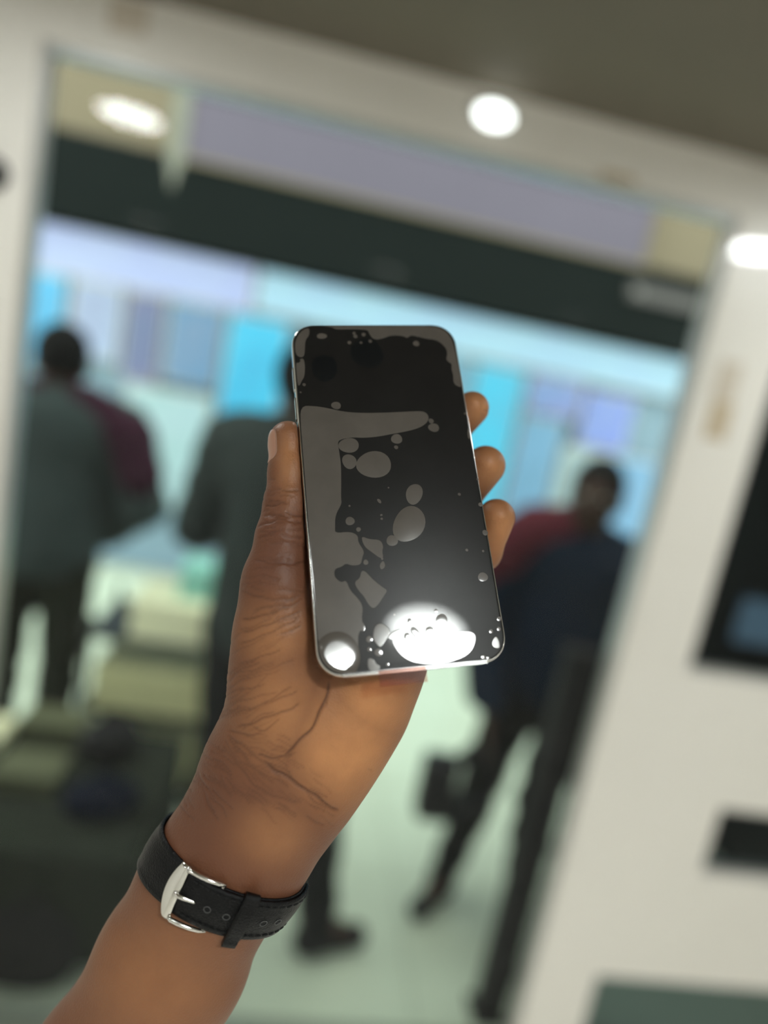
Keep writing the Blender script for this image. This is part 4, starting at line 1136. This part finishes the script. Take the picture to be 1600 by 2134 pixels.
nt.links.new(ad.outputs['Value'], bp.inputs['Height']); nt.links.new(bp.outputs['Normal'], p_.inputs['Normal'])

hand = np_mesh('person', to_world(HV), HQ, M_skin, None, origin)
hand.location = origin
att = hand.data.attributes.new('skin', 'FLOAT_COLOR', 'POINT')
colr = np.zeros((len(HV), 4), np.float32); colr[:, 0] = tone; colr[:, 1] = crease * palmar; colr[:, 3] = 1
att.data.foreach_set('color', colr.ravel())
tag(hand, 'bare forearm and left hand gripping the smartphone, palm towards the viewer', 'person')

# thumb nail on the outer side of the thumb tip
M_nail = mat('nail', (0.40, 0.20, 0.135), rough=0.28, coat=0.4)
tpts = CH['thumb'][3]
ax_a, ax_b = np.array(tpts[-3][:3]), np.array(tpts[-1][:3])
axis = (ax_b - ax_a) / np.linalg.norm(ax_b - ax_a)
out = np.array([-0.94, 0.0, -0.26]); out -= axis * (out @ axis); out /= np.linalg.norm(out)
sid = np.cross(axis, out)
def march(o, d, far=40.0):
    # last exit from the solid along the ray: walk inwards from outside
    t = np.full(len(o), far)
    for _ in range(60):
        s = hand_sdf(o + d * t[:, None]); t = t - np.clip(s, -2, 6) * 0.8
    return o + d * t[:, None]
NL, NWd = 18, 11
grid = []
for i in range(NL):
    s = i / (NL - 1)
    half = 0.80 * math.sqrt(max(0.0, 1 - (2 * s - 1) ** 4)) ** 0.8
    for j in range(NWd):
        a = (2 * j / (NWd - 1) - 1) * max(half, 0.02)
        grid.append((s, a))
O = np.array([ax_b + axis * (-10.5 + 14.0 * s) for s, a in grid])
Dn = np.array([out * math.cos(a) + sid * math.sin(a) for s, a in grid])
surf = march(O, Dn)
raise_ = np.array([0.30 - 0.45 * abs(a) / 0.8 * 0.6 for s, a in grid])
topv = surf + Dn * raise_[:, None]
botv = surf - Dn * 0.5
nv = len(topv)
faces = []
for i in range(NL - 1):
    for j in range(NWd - 1):
        a = i * NWd + j
        faces.append((a, a + 1, a + NWd + 1, a + NWd)); faces.append((nv + a, nv + a + NWd, nv + a + NWd + 1, nv + a + 1))
for i in range(NL - 1):
    for j in (0, NWd - 1):
        a = i * NWd + j
        faces.append((a, a + NWd, nv + a + NWd, nv + a))
nail = from_py('nail', [tuple(v) for v in to_world(np.vstack([topv, botv])) - origin], faces, M_nail, hand, True)

# ================================================================== WATCH
M_leather = mat('black_leather', (0.0028, 0.0028, 0.0034), rough=0.34, spec=0.2, bump=0.5, bump_scale=1400, noise=0.2, noise_scale=300)
M_steel = mat('buckle_steel', (0.78, 0.76, 0.72), rough=0.14, metal=1.0)
M_stitch = mat('black_thread', (0.004, 0.004, 0.004), rough=0.9)
M_hole = mat('hole_edge', (0.09, 0.09, 0.09), rough=0.35)
watch = tag(empty('wristwatch', origin), 'wristwatch on a black leather strap with silver buckle around the wrist', 'watch')
wa = np.array([-0.410, 0.912, 0.02]); wa /= np.linalg.norm(wa)            # along the forearm, towards the elbow
we = np.array([0.912, 0.410, 0.0]); we -= wa * (we @ wa); we /= np.linalg.norm(we)   # across the wrist
wd = np.cross(wa, we)
if wd[2] > 0: wd = -wd                                                   # towards the viewer
NA = 180
ANG = np.linspace(-math.pi, math.pi, NA, endpoint=False)                 # 0 = palm side, + = little-finger side
DIR = np.cos(ANG)[:, None] * wd + np.sin(ANG)[:, None] * we
def ring_radius(slist):
    r_ = np.zeros(NA)
    for s in slist:
        o_ = np.repeat((WRIST + wa * s)[None], NA, 0)
        hit = march(o_, DIR, 60.0)
        r_ = np.maximum(r_, ((hit - o_) * DIR).sum(1))
    for _ in range(2):
        r_ = np.maximum(r_, (np.roll(r_, 1) + r_ * 2 + np.roll(r_, -1)) / 4)
    return r_ + 0.15
rad_hand, rad_arm = ring_radius((-9, -7)), ring_radius((7, 9))
rad_hand = np.maximum(rad_hand, rad_arm - 3.5)
rad = (rad_hand + rad_arm) / 2
taper = (rad_arm - rad_hand) / 20.0
RP = WRIST + DIR * rad[:, None]
LAT = (RP - WRIST) @ we
front = np.abs(ANG) < math.pi * 0.5
tn = np.roll(RP, -1, 0) - np.roll(RP, 1, 0); tn /= np.linalg.norm(tn, axis=1)[:, None]
NRM = np.cross(tn, wa); NRM *= np.sign((NRM * DIR).sum(1))[:, None]
def ang_at(lat):
    o_ = np.argsort(LAT[front]); return float(np.interp(lat, LAT[front][o_], ANG[front][o_]))
def S(ang, s, h):
    """point on the strap: angle round the wrist, mm along the arm, mm above the skin side"""
    i = (ang + math.pi) / (2 * math.pi) * NA
    i0 = int(math.floor(i)) % NA; f = i - math.floor(i); i1 = (i0 + 1) % NA
    return (RP[i0] * (1 - f) + RP[i1] * f) + wa * s + (NRM[i0] * (1 - f) + NRM[i1] * f) * (h + s * (taper[i0] * (1 - f) + taper[i1] * f))
def band(name, a0, a1, w0, w1, h0, thick, m, parent, pad=0.5, closed=False, tip=False):
    n = max(6, int(abs(a1 - a0) / (2 * math.pi) * 220))
    prof_s = [-1, -0.97, -0.80, -0.72, -0.4, 0, 0.4, 0.72, 0.80, 0.97, 1]
    prof_h = [0.45, 0.85, 0.92, 0.86, 1.0 + pad * 0.7, 1.0 + pad, 1.0 + pad * 0.7, 0.86, 0.92, 0.85, 0.45]
    V, F, rings = [], [], []
    for i in range(n + 1):
        t = i / n
        a = a0 + (a1 - a0) * t
        w = (w0 + (w1 - w0) * t) / 2
        if tip and t > 0.93:
            w *= math.sqrt(max(0.05, 1 - ((t - 0.93) / 0.07) ** 2 * 0.8))
        r = [S(a, u * w, h0 + thick * k) for u, k in zip(prof_s, prof_h)] + [S(a, w * 0.98, h0), S(a, -w * 0.98, h0)]
        rings.append(list(range(len(V), len(V) + len(r)))); V += r
    m_ = len(rings[0])
    for ra, rb in zip(rings, rings[1:]):
        for k in range(m_):
            F.append((ra[k], ra[(k + 1) % m_], rb[(k + 1) % m_], rb[k]))
    F.append(tuple(rings[0][::-1])); F.append(tuple(rings[-1]))
    o = from_py(name, to_world(np.array(V)) - origin, F, m, parent, True)
    bm = bmesh.new(); bm.from_mesh(o.data); bmesh.ops.recalc_face_normals(bm, faces=bm.faces[:]); bm.to_mesh(o.data); bm.free()
    return o
A_BUCK = ang_at(-13.0); A_RAIL = ang_at(2.5); A_KEEP = ang_at(12.3)
A_TAIL = math.radians(98)
# strap on the buckle side, and the holed strap that passes over it
band('buckle_strap', math.radians(-150), A_BUCK + 0.03, 20.0, 18.6, 0.05, 1.5, M_leather, watch, 0.3)
band('under_strap', A_BUCK + 0.05, math.radians(150), 17.5, 19.5, 0.05, 1.2, M_leather, watch, 0.1)
long_strap = band('holed_strap', A_BUCK + 0.10, A_TAIL, 17.6, 18.6, 1.45, 1.7, M_leather, watch, 0.30, tip=True)
band('keeper_loop', A_KEEP - 0.10, A_KEEP + 0.10, 24.0, 24.0, 2.3, 3.0, M_leather, watch, 0.30)
def local(pts): return [Vector(p) for p in to_world(np.array(pts)) - origin]
# stitching
for s in (-6.9, 6.9):
    bm = bmesh.new()
    a = A_BUCK + 0.22
    while a < A_KEEP - 0.14:
        sweep_tube(bm, local([S(a, s, 3.02), S(a + 0.035, s, 3.12), S(a + 0.07, s, 3.02)]), 0.00038, 6)
        a += 0.105
    a = A_KEEP + 0.14
    while a < A_TAIL - 0.1:
        sweep_tube(bm, local([S(a, s, 3.02), S(a + 0.035, s, 3.12), S(a + 0.07, s, 3.02)]), 0.00038, 6)
        a += 0.105
    tag(from_bm('stitching', bm, M_stitch, long_strap, True), kind='stuff')
# punched holes
for lat in (0.3, 7.3, 20.0, 24.6):
    a = ang_at(lat)
    bm = bmesh.new()
    ri, ro = [], []
    for i in range(20):
        th = 2 * math.pi * i / 20
        rr = rad[int((a + math.pi) / (2 * math.pi) * NA) % NA]
        for lst, r_, hh in ((ri, 0.75, 3.25), (ro, 1.25, 3.72)):
            lst.append(bm.verts.new(local([S(a + r_ * math.cos(th) / rr, r_ * math.sin(th), hh)])[0]))
    for i in range(20):
        bm.faces.new((ri[i], ri[(i + 1) % 20], ro[(i + 1) % 20], ro[i]))
    bm.faces.new(ri)
    from_bm('strap_hole', bm, M_stitch if lat < 10 else M_stitch, long_strap, True)
    bm = bmesh.new()
    sweep_tube(bm, local([S(a + 1.2 * math.cos(2 * math.pi * i / 20) / rr, 1.2 * math.sin(2 * math.pi * i / 20), 3.72) for i in range(21)]), 0.00016, 5)
    from_bm('hole_rim', bm, M_hole, long_strap, True)
# buckle: broad curved bar, two rails, hinge pin and prong
buckle = empty('buckle'); buckle.parent = watch
V, F = [], []
nb = 24
for i in range(nb + 1):
    s = -11.0 + 22.0 * i / nb
    k = 1 - (s / 11.0) ** 2
    aL = ang_at(-14.0 - 2.2 * k); aR = ang_at(-10.6 + 0.0 * k)
    aM = (aL + aR) / 2
    hb_ = 3.3 + 0.7 * k
    V += [S(aL + (aR - aL) * t_, s, hb_ + q_) for t_, q_ in ((0, -0.7), (0, 0.0), (0.08, 0.35), (0.3, 0.85), (0.55, 1.0), (0.8, 0.75), (0.96, 0.3), (1, 0.0), (1, -0.7))]
for i in range(nb):
    for k in range(9):
        a = i * 9 + k; b2 = i * 9 + (k + 1) % 9
        F.append((a, b2, b2 + 9, a + 9))
F.append(tuple(range(8, -1, -1))); F.append(tuple(nb * 9 + k for k in range(9)))
from_py('bar', to_world(np.array(V)) - origin, F, M_steel, buckle, True)
for s in (-10.3, 10.3):
    bm = bmesh.new()
    pts = [S(ang_at(l_), s * (0.93 if i == 0 else 1.0), h_) for i, (l_, h_) in enumerate(((-10.9, 3.9), (-9.8, 3.9), (-7, 3.5), (-3, 2.9), (0.5, 2.1), (3.0, 1.2)))]
    sweep_tube(bm, local(pts), [0.00085, 0.00095, 0.00095, 0.0009, 0.0008, 0.0006], 8)
    from_bm('rail', bm, M_steel, buckle, True)
bm = bmesh.new(); sweep_tube(bm, local([S(ang_at(2.2), s, 1.2) for s in np.linspace(-10.4, 10.4, 8)]), 0.0006, 8)
from_bm('pin', bm, M_steel, buckle, True)
bm = bmesh.new(); sweep_tube(bm, local([S(ang_at(l_), 0, h_) for l_, h_ in ((2.2, 1.6), (-2, 2.4), (-6.5, 3.6), (-8.5, 4.2), (-10.5, 4.9), (-12.2, 5.0))]), [0.0006, 0.0006, 0.0007, 0.0009, 0.0009, 0.0008], 8)
from_bm('prong', bm, M_steel, buckle, True)
# watch case on the back of the wrist
cc = S(math.pi - 1e-4, 0, 1.0); cn = NRM[0]
cmx = Matrix((Vector(we @ RC), Vector(wa @ RC), Vector(cn @ RC))).transposed().to_4x4()
cmx.translation = Vector(to_world(cc)) - Vector(origin)
case = empty('watch_case'); case.parent = watch; case.matrix_local = cmx
bm = bmesh.new(); revolve(bm, [(0.016, 0.0), (0.0185, 0.002), (0.0185, 0.007), (0.0165, 0.0085), (0.0155, 0.0083)], 48)
from_bm('case_body', bm, M_steel, case, True)
bm = bmesh.new(); revolve(bm, [(0.0153, 0.0084), (0.0153, 0.0088)], 48)
from_bm('dial', bm, mat('dial', (0.6, 0.6, 0.58), rough=0.2, coat=1.0), case)
for sy in (-1, 1):
    bm = bmesh.new()
    bm_box(bm, -0.011, 0.011, sy * 0.017 - 0.003, sy * 0.017 + 0.003, 0.0015, 0.005, 0.001)
    o = from_bm('lug', bm, M_steel, case); o.rotation_euler = (0, 0, math.pi / 2)
bm = bmesh.new(); revolve(bm, [(0.0025, 0.018), (0.003, 0.019), (0.003, 0.022), (0.002, 0.0225)], 16)
o = from_bm('crown', bm, M_steel, case, True); o.rotation_euler = (math.pi / 2, 0, 0); o.location = (0, 0, 0.0045)
